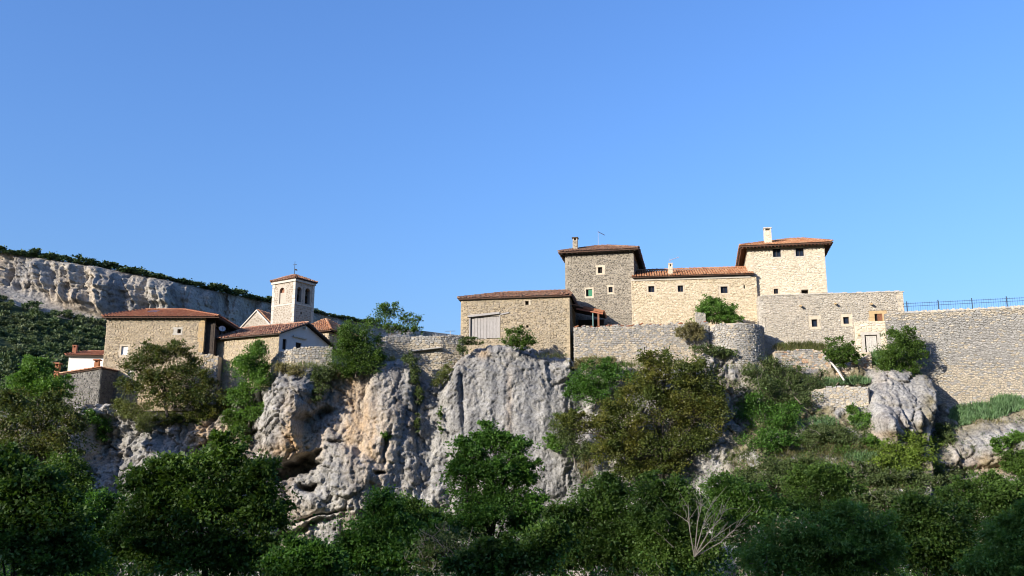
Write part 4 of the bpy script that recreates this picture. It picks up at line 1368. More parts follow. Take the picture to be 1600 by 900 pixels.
# ---------------------------------------------------------------- walls along the rim, middle and left
def rim_wall(name, label, pxs, pys_top, pys_bot, Ys, mats, pick=None, thick=.9, jit=.4, ch=(.13, .27), wl=(.18, .46)):
    """a rubble wall following several points; local origin at its left foot"""
    if Ys is None:
        Ys = [surf(px, pt * .35 + pb * .65).y - .1 for px, pt, pb in zip(pxs, pys_top, pys_bot)]
    P = [at(px, py, Y) for px, py, Y in zip(pxs, pys_top, Ys)]
    Q = [at(px, py, Y) for px, py, Y in zip(pxs, pys_bot, Ys)]
    o = Vector((P[0].x, P[0].y, Q[0].z))
    root = empty(name, o); tag(root, label, 'wall')
    core, f = MB(), MB()
    for i in range(len(P) - 1):
        a, c = P[i] - o, P[i + 1] - o
        d = Vector((c.x - a.x, c.y - a.y, 0)); L = d.length; d.normalize()
        n = Vector((d.y, -d.x, 0))
        zb0, zb1 = Q[i].z - o.z, Q[i + 1].z - o.z
        mp = lambda u, z, oo, a=a, d=d, n=n: (a.x + d.x * u + n.x * oo, a.y + d.y * u + n.y * oo, z)
        tz = lambda u, a=a, c=c, L=L: a.z + (c.z - a.z) * u / L
        bz = lambda u, zb0=zb0, zb1=zb1, L=L: zb0 + (zb1 - zb0) * u / L
        core.hexa([mp(0, zb0 - 2.2, 0), mp(L, zb1 - 2.2, 0), mp(L, zb1 - 2.2, -thick), mp(0, zb0 - 2.2, -thick), mp(0, tz(0) - .06, 0), mp(L, tz(L) - .06, 0), mp(L, tz(L) - .06, -thick), mp(0, tz(0) - .06, -thick)])
        stones(f, mp, 0, L, min(zb0, zb1) - 1.8, max(a.z, c.z) + .05, ch=ch, wl=wl, jit=jit, out=(.02, .1), inside=lambda u, z, tz=tz, bz=bz: bz(u) - 1.8 < z < tz(u), pick=pick)
    w = core.build('wall_core', M['mortar'], root)
    f.build('stone_facing', mats, w, kind='stuff')
    return root


rim_wall('garden_wall', 'curved pale rubble wall on the rim in front of the bluish gable', [424, 436, 458, 485, 520], [562, 549, 544, 541, 541], [600, 598, 590, 588, 590], [92.6, 91.6, 91.1, 91.1, 91.5], [M['st_grey'], M['st_ochre']], pick=lambda u, z: 1 if rng.random() < .25 else 0)
rw2 = rim_wall('rim_wall', 'sunlit wall patching the cleft left of the barn, grey top over yellow stones', [588, 602, 640, 690, 722], [530, 526, 525, 525, 524], [585, 585, 600, 604, 600], [92.3, 92.2, 93.0, 93.2, 94.0], [M['st_grey'], M['st_ochre']],
               pick=lambda u, z: 1 if rng.random() < (.1 if z > 3.2 else .8) else 0, thick=1.1)
q = MB(); rel = at(640, 548, 92.6) - rw2.location
q.bar(at(643, 549, 92.9) - rw2.location, at(690, 543, 92.9) - rw2.location, .5, .1); q.build('stone_ledge', M['st_grey'], rw2)
rim_wall('garden_wall', 'low rubble wall between the two left houses below the wooden gallery', [306, 320, 342], [551, 553, 556], [640, 625, 612], [95.1, 95.0, 94.9], [M['st_house'], M['st_grey']], pick=lambda u, z: 1 if rng.random() < .4 else 0)
rim_wall('drystone_wall', 'small pale rubble terrace wall under the grass beside the bastion', [1210, 1240, 1270, 1297], [549, 547, 546, 549], [577, 577, 576, 574], None, [M['st_grey'], M['st_red']], pick=lambda u, z: 1 if rng.random() < .5 else 0, thick=1.6)
rim_wall('drystone_wall', 'collapsed reddish rubble wall sloping below the plank door', [1306, 1325, 1345, 1361], [586, 572, 561, 553], [592, 589, 588, 588], None, [M['st_red']], thick=1.4, jit=.55)
rim_wall('drystone_wall', 'lower yellow rubble terrace wall left of the pale rock pillar', [1268, 1290, 1320, 1356], [610, 605, 603, 604], [640, 646, 650, 652], None, [M['st_ochre'], M['st_grey']], pick=lambda u, z: 1 if rng.random() < .65 else 0, thick=1.5, jit=.55)

# ---------------------------------------------------------------- left house with the gallery
b = Bld('stone_house', 'large rubble house at left with red hipped roof and dark timber gallery', 'house', 163.5, 642, 95.0, 0)
x0 = b.fp(167.5, 500)[0]
b.O = b.O + Vector((x0, 0, 0)); b.root.location = b.O
W = b.fp(318.5, 520)[0]; D = 10.0; H = b.fp(240, 497.5)[1]
h1 = b.rect(189.5, 541, 199.5, 554.5); h2 = b.rect(277.3, 514.3, 282.7, 520.8); h3 = b.rect(199.5, 578, 208.5, 588)
sA = (.25, .2, .18, .2); sB = (.42, .16, .2, .16)
gal = (1.2, 8.5, b.fp(318, 548)[1], H - .02)
box_walls(b, W, D, H, [h1, h2, h3], [gal], M['mortar'], M['st_house'], ('front', 'right', 'left'), cw=[grown(h1, sA), grown(h2, sB), grown(h3, sA)])
window(b, b.front(), h1, sA, 'dressed', 'white_paint', 0, pane='plaster_white', depth=.12); window(b, b.front(), h2, sB, 'dressed_pale', 'wood_brown', 0, pane='shade_in', depth=.3); window(b, b.front(), h3, sA, 'dressed', 'white_paint', 0, pane='plaster_white', depth=.12)
for zq in np.arange(H - 3.4, H - .3, .5):
    q = MB(); slab(q, b.front(), W - rng.uniform(.35, .6), W + .06, zq, zq + .46, -.2, .06 + rng.uniform(-.01, .01)); q.build('corner_stone', M['dressed_ochre'], b.root)
# gallery: floor, posts, boarding, back
mb = MB(); gx = W + 1.0
mb.box(W + .003, gx, .35, 9.0, gal[2] - .42, gal[2] - .12); g_ = mb.build('gallery', M['wood_dark'], b.root)
q = MB(); q.box(W - .3, W - .25, 1.2, 8.5, gal[2], gal[3]); q.build('gallery_back', M['wood_dark'], g_)
for y_ in (.45, 2.6, 4.8, 7.0, 8.9):
    q = MB(); q.box(gx - .16, gx - .02, y_ - .07, y_ + .07, gal[2] - .118, H + .05); q.build('post', M['wood_dark'], g_)
for i in range(34):
    y_ = .55 + i * .245
    q = MB(); q.box(gx - .08, gx - .045, y_, y_ + .23, gal[2] - .1, gal[2] + 1.0 + (1.3 if i % 9 < 5 else 0)); q.build('board', M['wood_dark'], g_)
q = MB(); q.box(W + .02, gx - .17, .36, .42, gal[2] - .1, H - .02); q.build('gallery_end', M['wood_dark'], g_)
for y_ in (.5, 3, 6, 8.6):
    q = MB(); q.bar((W - .05, y_, gal[2] - 1.5), (gx - .1, y_, gal[2] - .44), .16, .16); q.build('bracket', M['wood_dark'], g_)
xa, xb = b.fp(235, 485, 4.5)[0], b.fp(276, 485, 4.5)[0]
rise = b.fp(255, 485.2, 4.5)[1] - H - .1
rf = hip_roof(b, -.35, gx + .55, -.42, D + .5, H - .02, rise, xa - .5, xb + .8, 'tile_red', ry=4.5, pitch=.26, kw=dict(wob=.012))
rafters(b, rf, np.arange(0, W + .2, .6), 0, -.38, H - .02 - .02, H - .02 - .07, w=.1)
rafters(b, rf, np.arange(.1, D + .3, .6), W, gx + .5, H + .2, H - .02 - .07, axis='x', w=.1)
f_, z_ = b.fp(241, 488.2, 2.9)
q = MB(); q.hexa([(f_ - .45, 2.2, z_ - .18), (f_ + .45, 2.2, z_ - .18), (f_ + .45, 3.4, z_ + .2), (f_ - .45, 3.4, z_ + .2), (f_ - .45, 2.2, z_ - .06), (f_ + .45, 2.2, z_ - .06), (f_ + .45, 3.4, z_ + .32), (f_ - .45, 3.4, z_ + .32)]); q.build('skylight', M['glass'], rf)
ds = empty('satellite_dish', b.world(gx + .35, 1.5, b.sp(334, 507, gx + .3)[1]))
tag(ds, 'white satellite dish hanging by the timber gallery under the eave', 'satellite dish')
mb = MB(); rows = []
for i in range(5):
    r_ = .34 * i / 4
    rows.append([Vector((r_ * math.cos(t_), .10 * (i / 4) ** 2 * -1, r_ * math.sin(t_))) for t_ in np.linspace(0, 2 * math.pi, 16, endpoint=False)])
tilt = Vector((.35, -.8, .45)).to_track_quat('-Y', 'Z')
for r0, r1 in zip(rows, rows[1:]):
    for k in range(16):
        mb.quad(*[tilt @ p for p in (r0[k], r0[(k + 1) % 16], r1[(k + 1) % 16], r1[k])])
mb.build('dish', M['white_paint'], ds)
mb = MB(); mb.tube([tilt @ Vector((0, 0, -.3)), tilt @ Vector((0, -.38, -.05))], [.015, .015], 5); mb.build('feed_arm', M['metal'], ds)
mb = MB(); mb.tube([(0, 0, 0), (-.3, .1, -.15)], [.025, .025], 6); mb.build('bracket', M['metal'], ds)

# ---------------------------------------------------------------- middle house with the bluish plaster gable
b = Bld('stone_house', 'low house with weathered red tile roof and grey plaster gable in shade', 'house', 432.5, 606, 93.2, 25)
xl = b.fp(337.5, 560)[0]                          # negative: the front runs to the left of the corner
D = b.sp(514, 560, 0)[0]
H = b.fp(431, 522)[1]
yr, zr = b.sp(481, 506.5, .25)
zfar = b.sp(512, 538, .2)[1]
hw = b.rect(338.6, 572.5, 344, 578.5)
hw = (max(hw[0], xl + .18), max(hw[0], xl + .18) + .38, hw[2], hw[3])
sC = (.16, .2, .2, .2)
mb = MB(); wallgrid(mb, b.front(), xl, 0, 0, H, [hw])
mb.quad((xl, 0, 0), (xl, D, 0), (xl, D, H), (xl, 0, H)); mb.quad((xl, D, 0), (0, D, 0), (0, D, H), (xl, D, H))
w = mb.build('wall', M['mortar'], b.root)
f = MB(); stones(f, b.front(), xl, 0, 0, H, [grown(hw, sC)]); f.build('stone_facing', M['st_house'], w, kind='stuff')
window(b, b.front(), hw, sC, 'dressed_pale', 'wood_dark', 0, pane='shade_in', depth=.3)
gw = b.srect(441.5, 529.5, 447.5, 546.5, 0); gd = b.srect(462, 535.5, 471, 549, 0)
mb = MB(); rt = b.right(0.0)
wallgrid(mb, rt, 0, D, -1, H, [gw, gd] if gd[3] < H else [gw], .25)
mb.quad((0, 0, H), (0, D, H), (0, D, zfar - .05), (0, yr, zr - .1))
gb = mb.build('gable_wall', M['plaster'], b.root)
for h in (gw, gd): window(b, rt, h, (0, 0, 0, 0), None, 'wood_dark', 0, pane='shade_in', depth=.2)
q = MB(); q.bar((.12, b.sp(457, 525, 0)[0], b.sp(457, 525, 0)[1]), (.12, b.sp(478, 530, 0)[0], b.sp(478, 530, 0)[1]), .12, .14); q.build('beam', M['wood_pale'], b.root)
q = MB(); yy, zz = b.sp(477.5, 512.5, .2); q.box(.02, .3, yy - .08, yy + .08, zz - .1, zz + .08); q.build('lamp_box', M['white_paint'], b.root)
ov = .45; xr = .42
sl = (zr - H) / (yr)
mb = MB()
A, B_, C_, D_ = (xl - .35, -ov, H - sl * ov + .05), (xr, -ov, H - sl * ov + .05), (xr, yr, zr), (xl - .35, yr, zr)
slb = (zr - zfar) / (D - yr)
E_, F_ = (xr, D + .5, zfar - slb * .5), (xl - .35, D + .5, zfar - slb * .5)
for P in ((A, B_, C_, D_), (D_, C_, E_, F_)):
    mb.quad(*[up(p) for p in P]); mb.quad(*P, m=1)
for P in ((A, B_), (B_, C_), (C_, E_), (E_, F_), (F_, D_), (D_, A)): mb.quad(P[0], P[1], up(P[1]), up(P[0]), m=1)
rf = mb.build('roof', [M['deck'], M['wood_dark']], b.root)
t = MB(); tiles_on(t, up(A), up(B_), up(C_), up(D_), .26, wob=.04); tiles_on(t, up(F_), up(E_), up(C_), up(D_), .26, wob=.04); tile_line(t, up(D_, .14), up(C_, .14), .16); tile_line(t, up(B_, .1), up(C_, .1), .13)
t.build('tile_covering', M['tile_mixed'], rf, kind='stuff')

# ---------------------------------------------------------------- church: tower and nave
b = Bld('church', 'small stone church with square belfry tower and pale gabled nave', 'church', 457, 540, 112, 33)
xl = b.fp(425, 470)[0]; D = b.sp(490.5, 470, 0)[0]
H = b.fp(457, 436.5)[1]
ar0 = b.rect(436.5, 449.5, 444, 474)
a1 = b.srect(464.2, 448.3, 471, 472, 0); a2 = b.srect(476.6, 450.3, 484.6, 475.5, 0); sl_ = b.srect(469.3, 487.5, 472, 491.3, 0)
mb = MB()
wallgrid(mb, b.front(), xl, 0, 0, H, [ar0], .3); wallgrid(mb, b.right(0), 0, D, 0, H, [a1, a2, sl_], .5)
mb.quad((xl, 0, 0), (xl, D, 0), (xl, D, H), (xl, 0, H)); mb.quad((xl, D, 0), (0, D, 0), (0, D, H), (xl, D, H)); mb.quad((xl, 0, H), (0, 0, H), (0, D, H), (xl, D, H))


def arch_fill(mb, mapf, h, o=0.0, dp=.3):
    """spandrels that turn a square opening into a round-headed one"""
    u0, u1, z0, z1 = h
    r_ = (u1 - u0) / 2; cu, cz = (u0 + u1) / 2, z1 - r_
    for sgn in (-1, 1):
        pts = [(cu + sgn * r_ * math.cos(t_), cz + r_ * math.sin(t_)) for t_ in np.linspace(0, math.pi / 2, 7)]
        cor = (cu + sgn * r_, z1)
        for p, q in zip(pts, pts[1:]):
            mb.quad(mapf(cor[0], cor[1], o), mapf(p[0], p[1], o), mapf(q[0], q[1], o))
            mb.quad(mapf(p[0], p[1], o), mapf(q[0], q[1], o), mapf(q[0], q[1], o - dp), mapf(p[0], p[1], o - dp))


arch_fill(mb, b.front(), ar0); arch_fill(mb, b.right(0), a1, dp=.5); arch_fill(mb, b.right(0), a2, dp=.5)
tw = mb.build('tower', M['mortar_church'], b.root)
f = MB()
kw = dict(ch=(.18, .36), wl=(.22, .6), jit=.4, gap=.09, out=(.0, .025))
stones(f, b.front(), xl + .35, -.35, 0, H - .3, [grown(ar0, (.25, .25, .25, 0))], **kw); stones(f, b.right(0), .3, D - .3, 0, H - .3, [grown(h, (.2, .2, .2, .1)) for h in (a1, a2, sl_)], **kw)
f.build('stone_facing', M['st_church'], tw, kind='stuff')
# blocked arch: stone infill up to the springing, dark above
q = MB(); slab(q, b.front(), ar0[0], ar0[1], ar0[2], ar0[3] - .62, -.28, -.14); q.build('arch_infill', M['mortar_church'], tw)
q = MB(); slab(q, b.front(), ar0[0], ar0[1], ar0[3] - .62, ar0[3], -.33, -.29); q.build('arch_back', M['wood_brown'], tw)
for h in (a1, a2):
    q = MB(); slab(q, b.right(0), h[0], h[1], h[2], h[3], -1.2, -1.1); q.build('belfry_shade', M['shade_in'], tw)  # black sheet for the shade inside the belfry
    cu = (h[0] + h[1]) / 2; zt = h[3] - .35
    q = MB(); prof = [(.0, .0), (.10, -.02), (.14, -.12), (.17, -.35), (.22, -.5), (.28, -.58)]
    for (r0, z0_), (r1, z1_) in zip(prof, prof[1:]):
        for k in range(12):
            t0, t1 = 2 * math.pi * k / 12, 2 * math.pi * (k + 1) / 12
            q.quad((-.45 + r0 * math.cos(t0), cu + r0 * math.sin(t0), zt + z0_), (-.45 + r0 * math.cos(t1), cu + r0 * math.sin(t1), zt + z0_), (-.45 + r1 * math.cos(t1), cu + r1 * math.sin(t1), zt + z1_), (-.45 + r1 * math.cos(t0), cu + r1 * math.sin(t0), zt + z1_))
    q.build('bell', M['bronze'], tw)
    q = MB(); q.box(-.53, -.37, h[0], h[1], zt + .0, zt + .14); q.build('bell_beam', M['wood_dark'], tw)
q = MB(); slab(q, b.right(0), sl_[0], sl_[1], sl_[2], sl_[3], -.5, -.4); q.build('slit_shade', M['shade_in'], tw)  # black sheet in place of the shade within the slit
for mapf, u0, u1 in ((b.front(), xl - .05, .05), (b.right(0), .002, D)):
    z_ = b.fp(440, 477)[1]
    q = MB(); slab(q, mapf, u0, u1, z_ - .09, z_ + .09, -.1, .05); q.build('string_course', M['dressed_pale'], tw)
    q = MB(); slab(q, mapf, u0 - .1, u1 + .1, H - .28, H - .02, -.1, .16); q.build('cornice', M['dressed_pale'], tw)
for zq in np.arange(.2, H - .7, .55):             # pale corner stones
    for (mapf, u0, sg) in ((b.front(), 0, -1), (b.front(), xl, 1), (b.right(0), D, -1)):
        wq = rng.uniform(.28, .5)
        q = MB(); slab(q, mapf, min(u0, u0 + sg * wq) - .012, max(u0, u0 + sg * wq) + .012, zq, zq + .5, -.15, .03 + rng.uniform(-.006, .006)); q.build('corner_stone', M['dressed_pale'], tw)
apx = b.fp(459, 431.5, D / 2)
rise = apx[1] - H
hip_roof(b, xl - .22, .22, -.22, D + .22, H, max(rise, .34), xl / 2 - .05, xl / 2 + .05, 'tile_mixed', thick=.08, name='tower_roof', kw=dict(wob=.02))
zt = H + max(rise, .34) + .1
cr = empty('weather_cross', b.world(xl / 2, D / 2, zt)); tag(cr, 'iron cross and weather vane on the church tower roof', 'cross')
zc = b.fp(460.5, 408.5, D / 2)[1] - zt
mb = MB(); mb.tube([(0, 0, -.1), (0, 0, .2), (0, 0, zc)], [.12, .04, .025], 6); mb.build('shaft', M['iron'], cr)
mb = MB(); mb.bar((-.24, .1, zc * .76), (.24, -.1, zc * .76), .05, .05); mb.build('cross_arm', M['iron'], cr)
mb = MB(); mb.hexa([(.04, -.01, zc * .36), (.36, -.01, zc * .32), (.36, .01, zc * .32), (.04, .01, zc * .36), (.04, -.01, zc * .46), (.30, -.01, zc * .44), (.30, .01, zc * .44), (.04, .01, zc * .46)]); mb.build('vane', M['iron'], cr)
# nave behind the tower
nb = Bld('nave_frame', None, None, 375, 540, 118, 20)
xw = nb.fp(428, 500)[0]; xa = nb.fp(401.5, 486)[0]; za = nb.fp(401.5, 486)[1]; zl_ = nb.fp(376, 513)[1]
Rm = lambda x, y, z: tuple(b.root.matrix_basis.inverted() @ nb.world(x, y, z))
bpy.context.view_layer.update()
Mi = (b.root.matrix_basis).inverted()
Rm = lambda x, y, z: tuple(Mi @ nb.world(x, y, z))
xw2 = 2 * xa
mb = MB(); mb.quad(Rm(0, 0, 0), Rm(xw2, 0, 0), Rm(xw2, 0, zl_), Rm(xa, 0, za), Rm(0, 0, zl_)); mb.quad(Rm(0, 0, 0), Rm(0, 9, 0), Rm(0, 9, zl_), Rm(0, 0, zl_)); mb.quad(Rm(xw2, 0, 0), Rm(xw2, 9, 0), Rm(xw2, 9, zl_), Rm(xw2, 0, zl_))
nv = mb.build('nave', M['mortar_church'], b.root)
f = MB(); stones(f, lambda u, z, o: Rm(u, -o, z), .1, xw2 - .1, zl_ - 2, za, ch=(.18, .34), wl=(.22, .6), gap=.08, out=(0, .03), inside=lambda u, z: z < zl_ + (za - zl_) * (1 - abs(u - xa) / xa) - .25); f.build('stone_facing', M['st_church'], nv, kind='stuff')
mb = MB(); k_ = .18
for sg, x_e in ((-1, -.25), (1, xw2 + .25)):
    zz = zl_ - (za - zl_) / xa * .25
    P = (Rm(x_e, -.15, zz), Rm(x_e, 9, zz), Rm(xa, 9, za), Rm(xa, -.15, za))
    mb.quad(*P); mb.quad(*[up(p, k_) for p in P]); mb.quad(P[0], P[3], up(P[3], k_), up(P[0], k_)); mb.quad(P[0], P[1], up(P[1], k_), up(P[0], k_))
rf = mb.build('nave_roof', M['dressed_pale'], b.root)
t = MB()
for x_e in (-.25, xw2 + .25):
    zz = zl_ - (za - zl_) / xa * .25
    P = [up(Rm(*p), k_) for p in ((x_e, .1, zz), (x_e, 9, zz), (xa, 9, za), (xa, .1, za))]
    if x_e < 0: P = [P[1], P[0], P[3], P[2]]
    tiles_on(t, *P, .26, wob=.02)
t.build('tile_covering', M['tile_orange'], rf, kind='stuff')
bpy.data.objects.remove(nb.root)

# ---------------------------------------------------------------- house behind the church (only roof shows)
b = Bld('stone_house', 'house roof of bright orange tiles just right of the church tower', 'house', 470, 545, 106, 22)
W = b.fp(514, 520)[0]; H = b.fp(505, 519)[1]; D = 6.0
box_walls(b, W, D, H, [], [], M['mortar'], M['st_house'], ('front', 'right'))
rise = b.fp(490, 501.5, D / 2)[1] - H - .1
hip_roof(b, -.4, W + .5, -.4, D + .4, H, rise, 1.0, W - 2.4, 'tile_orange', kw=dict(wob=.02))

# ---------------------------------------------------------------- white house and shed at far left
b = Bld('white_house', 'little white plastered house with red tile roof behind the dark shed', 'house', 103.5, 600, 122, -6)
W = b.fp(165, 565)[0]; H = b.fp(130, 556.5)[1]; D = 6.5
box_walls(b, W, D, H, [], [], M['plaster_white'])
rise = b.fp(135, 549.5, D / 2)[1] - H - .1
hip_roof(b, -.35, W + .35, -.4, D + .4, H - .05, rise, 1.2, W - .6, 'tile_red', kw=dict(wob=.012))
cx = b.fp(117, 548, 1.0)[0]; cz = b.fp(117, 539.5, 1.0)[1]
chimney(b, cx, 1.0, H + .05, cz, .5, .5, 'tile_red', 'tile_red', None, cap=.05)
b = Bld('stone_shed', 'dark grey stone shed with a red tile verge beside the left house', 'shed', 94.5, 644, 93.6, 14)
W = b.fp(156, 600)[0]; zt0, zt1 = b.fp(95, 585.5)[1], b.fp(156, 576.5)[1]; D = 5.0
mb = MB()
mb.quad((0, 0, 0), (W, 0, 0), (W, 0, zt1), (0, 0, zt0)); mb.quad((W, 0, 0), (W, D, 0), (W, D, zt1), (W, 0, zt1)); mb.quad((0, 0, 0), (0, D, 0), (0, D, zt0), (0, 0, zt0)); mb.quad((0, D, 0), (W, D, 0), (W, D, zt1), (0, D, zt0))
w = mb.build('wall', M['mortar_dark'], b.root)
f = MB(); stones(f, b.front(), 0, W, 0, zt1, inside=lambda u, z: z < zt0 + (zt1 - zt0) * u / W - .03, jit=.4, ch=(.12, .26)); stones(f, b.right(W), 0, D, 0, zt1, jit=.4); f.build('stone_facing', M['st_dark'], w, kind='stuff')
mb = MB(); P = [(-.4, -.15, zt0 - .05), (W + .12, -.15, zt1 + .01), (W + .12, D, zt1 + .01), (-.4, D, zt0 - .05)]
mb.quad(*P); mb.quad(*[up(p, .09) for p in P])
for i in range(4): mb.quad(P[i], P[(i + 1) % 4], up(P[(i + 1) % 4], .09), up(P[i], .09))
rf = mb.build('roof', M['deck'], b.root)
t = MB(); tiles_on(t, up(P[3], .09), up(P[0], .09), up(P[1], .09), up(P[2], .09), .25, wob=.015); tile_line(t, up(P[0], .1), up(P[1], .1), .14); t.build('tile_covering', M['tile_orange'], rf, kind='stuff')
for (qx, qt, qb, lab) in ((88.5, 567.5, 584, 'tile capped clay chimney left of the dark shed roof'), (150.5, 562, 580, 'tile capped clay chimney above the right end of the shed')):
    p = at(qx, qb + 4, 98.0); zt = at(qx, qt, 98.0).z - p.z
    c = empty('chimney', p); tag(c, lab, 'chimney')
    q = MB(); q.box(-.22, .22, -.22, .22, -.8, zt - .3); q.build('stack', M['tile_orange'], c)
    for sx_ in (-1, 1):
        q = MB(); q.box(sx_ * .15 - .05, sx_ * .15 + .05, -.2, .2, zt - .298, zt - .1); q.build('cap_pier', M['tile_red'], c)
    q = MB(); q.hexa([(-.38, -.36, zt - .098), (.38, -.36, zt - .098), (.38, .36, zt - .098), (-.38, .36, zt - .098), (-.3, -.3, zt + .04), (.3, -.3, zt + .04), (.3, .3, zt + .04), (-.3, .3, zt + .04)]); q.build('cap', M['tile_red'], c)
    q = MB(); q.box(-.14, .14, .05, .12, zt - .295, zt - .1); q.build('flue_shade', M['shade_in'], c)  # black sheet giving the shade under the cap

# ---------------------------------------------------------------- small loose things
p = at(703.5, 527, 94.5)
c = empty('roof_aerial', p); tag(c, 'small flat topped aerial on the rim wall left of the barn', 'aerial')
zt = at(703.5, 517.5, 94.5).z - p.z
q = MB(); q.tube([(0, 0, -.2), (0, 0, zt)], [.025, .025], 6); q.build('mast', M['metal'], c)
q = MB(); q.tube([(-.5, 0, zt), (.5, 0, zt + .02)], [.025, .025], 6); q.build('boom', M['metal'], c)
pa, pb = at(1295, 562, 90.0), at(1318, 593, 88.6)
q = MB(); d = pb - pa
q.tube([(0, 0, 0), d * .5 + Vector((.05, 0, .04)), d * 1.05], [.085, .10, .09], 7)
tag(q.build('log', M['wood_pale'], None, pa), 'bleached log leaning on the slope between the two rubble walls', 'log')

# ================================================================== PLANTS
def leaf_quads(P, Dv, L, Wd, rs):
    """one folded four-cornered leaf at each point"""
    n = len(P)
    Dv = Dv / np.maximum(np.linalg.norm(Dv, axis=1)[:, None], 1e-6)
    r = rs.normal(size=(n, 3))
    S = np.cross(Dv, r)
    S /= np.maximum(np.linalg.norm(S, axis=1)[:, None], 1e-6)
    Nn = np.cross(S, Dv)
    L = L[:, None]; Wd = Wd[:, None]
    a = P
    t = P + Dv * L
    m = P + Dv * L * .45
    l = m + S * Wd * .5 + Nn * Wd * .16
    rr = m - S * Wd * .5 + Nn * Wd * .16
    return np.stack([a, l, t, rr], 1).reshape(-1, 3)


def crown_points(blobs, n, rs, shell=.55, clump=.20, per=26, rag=.30, low=False):
    """leaf positions: clumps spread through lumpy ellipsoids, with gaps between them"""
    vol = np.array([(b[3] * b[4] * b[5]) ** .62 for b in blobs])
    cnt = np.maximum(1, (n * vol / vol.sum() / per).astype(int))
    Ps, Os, tips = [], [], []
    for (cx, cy, cz, rx, ry, rz), c in zip(blobs, cnt):
        d = rs.normal(size=(c, 3)); d /= np.linalg.norm(d, axis=1)[:, None]
        if not low: d[:, 2] = np.where(d[:, 2] < -.6, -d[:, 2] * .6, d[:, 2])
        lump = 1 + rag * pnoise(d[:, 0] * 1.9 + cx, d[:, 1] * 1.9 + cy, d[:, 2] * 1.9 + cz) * 1.6 + rs.normal(size=c) * .07
        rad = np.where(rs.random(c) < .3, rs.random(c) ** .5 * .8, shell + (1 - shell) * rs.random(c) ** .7) * lump
        R3 = np.array([rx, ry, rz])
        C = np.array([cx, cy, cz]) + d * R3 * rad[:, None]
        tips.append(C)
        cr = clump * min(rx, rz) * (.55 + .9 * rs.random(c))
        k = np.maximum(4, (per * (.4 + 1.2 * rs.random(c))).astype(int))
        idx = np.repeat(np.arange(c), k)
        off = rs.normal(size=(len(idx), 3)) * cr[idx][:, None] * np.array([1.0, 1.0, .6])
        Ps.append(C[idx] + off)
        Os.append(d[idx] * .5 + off / np.maximum(cr[idx][:, None], 1e-3) * .35)
    return np.concatenate(Ps), np.concatenate(Os), tips


_seed = [100]


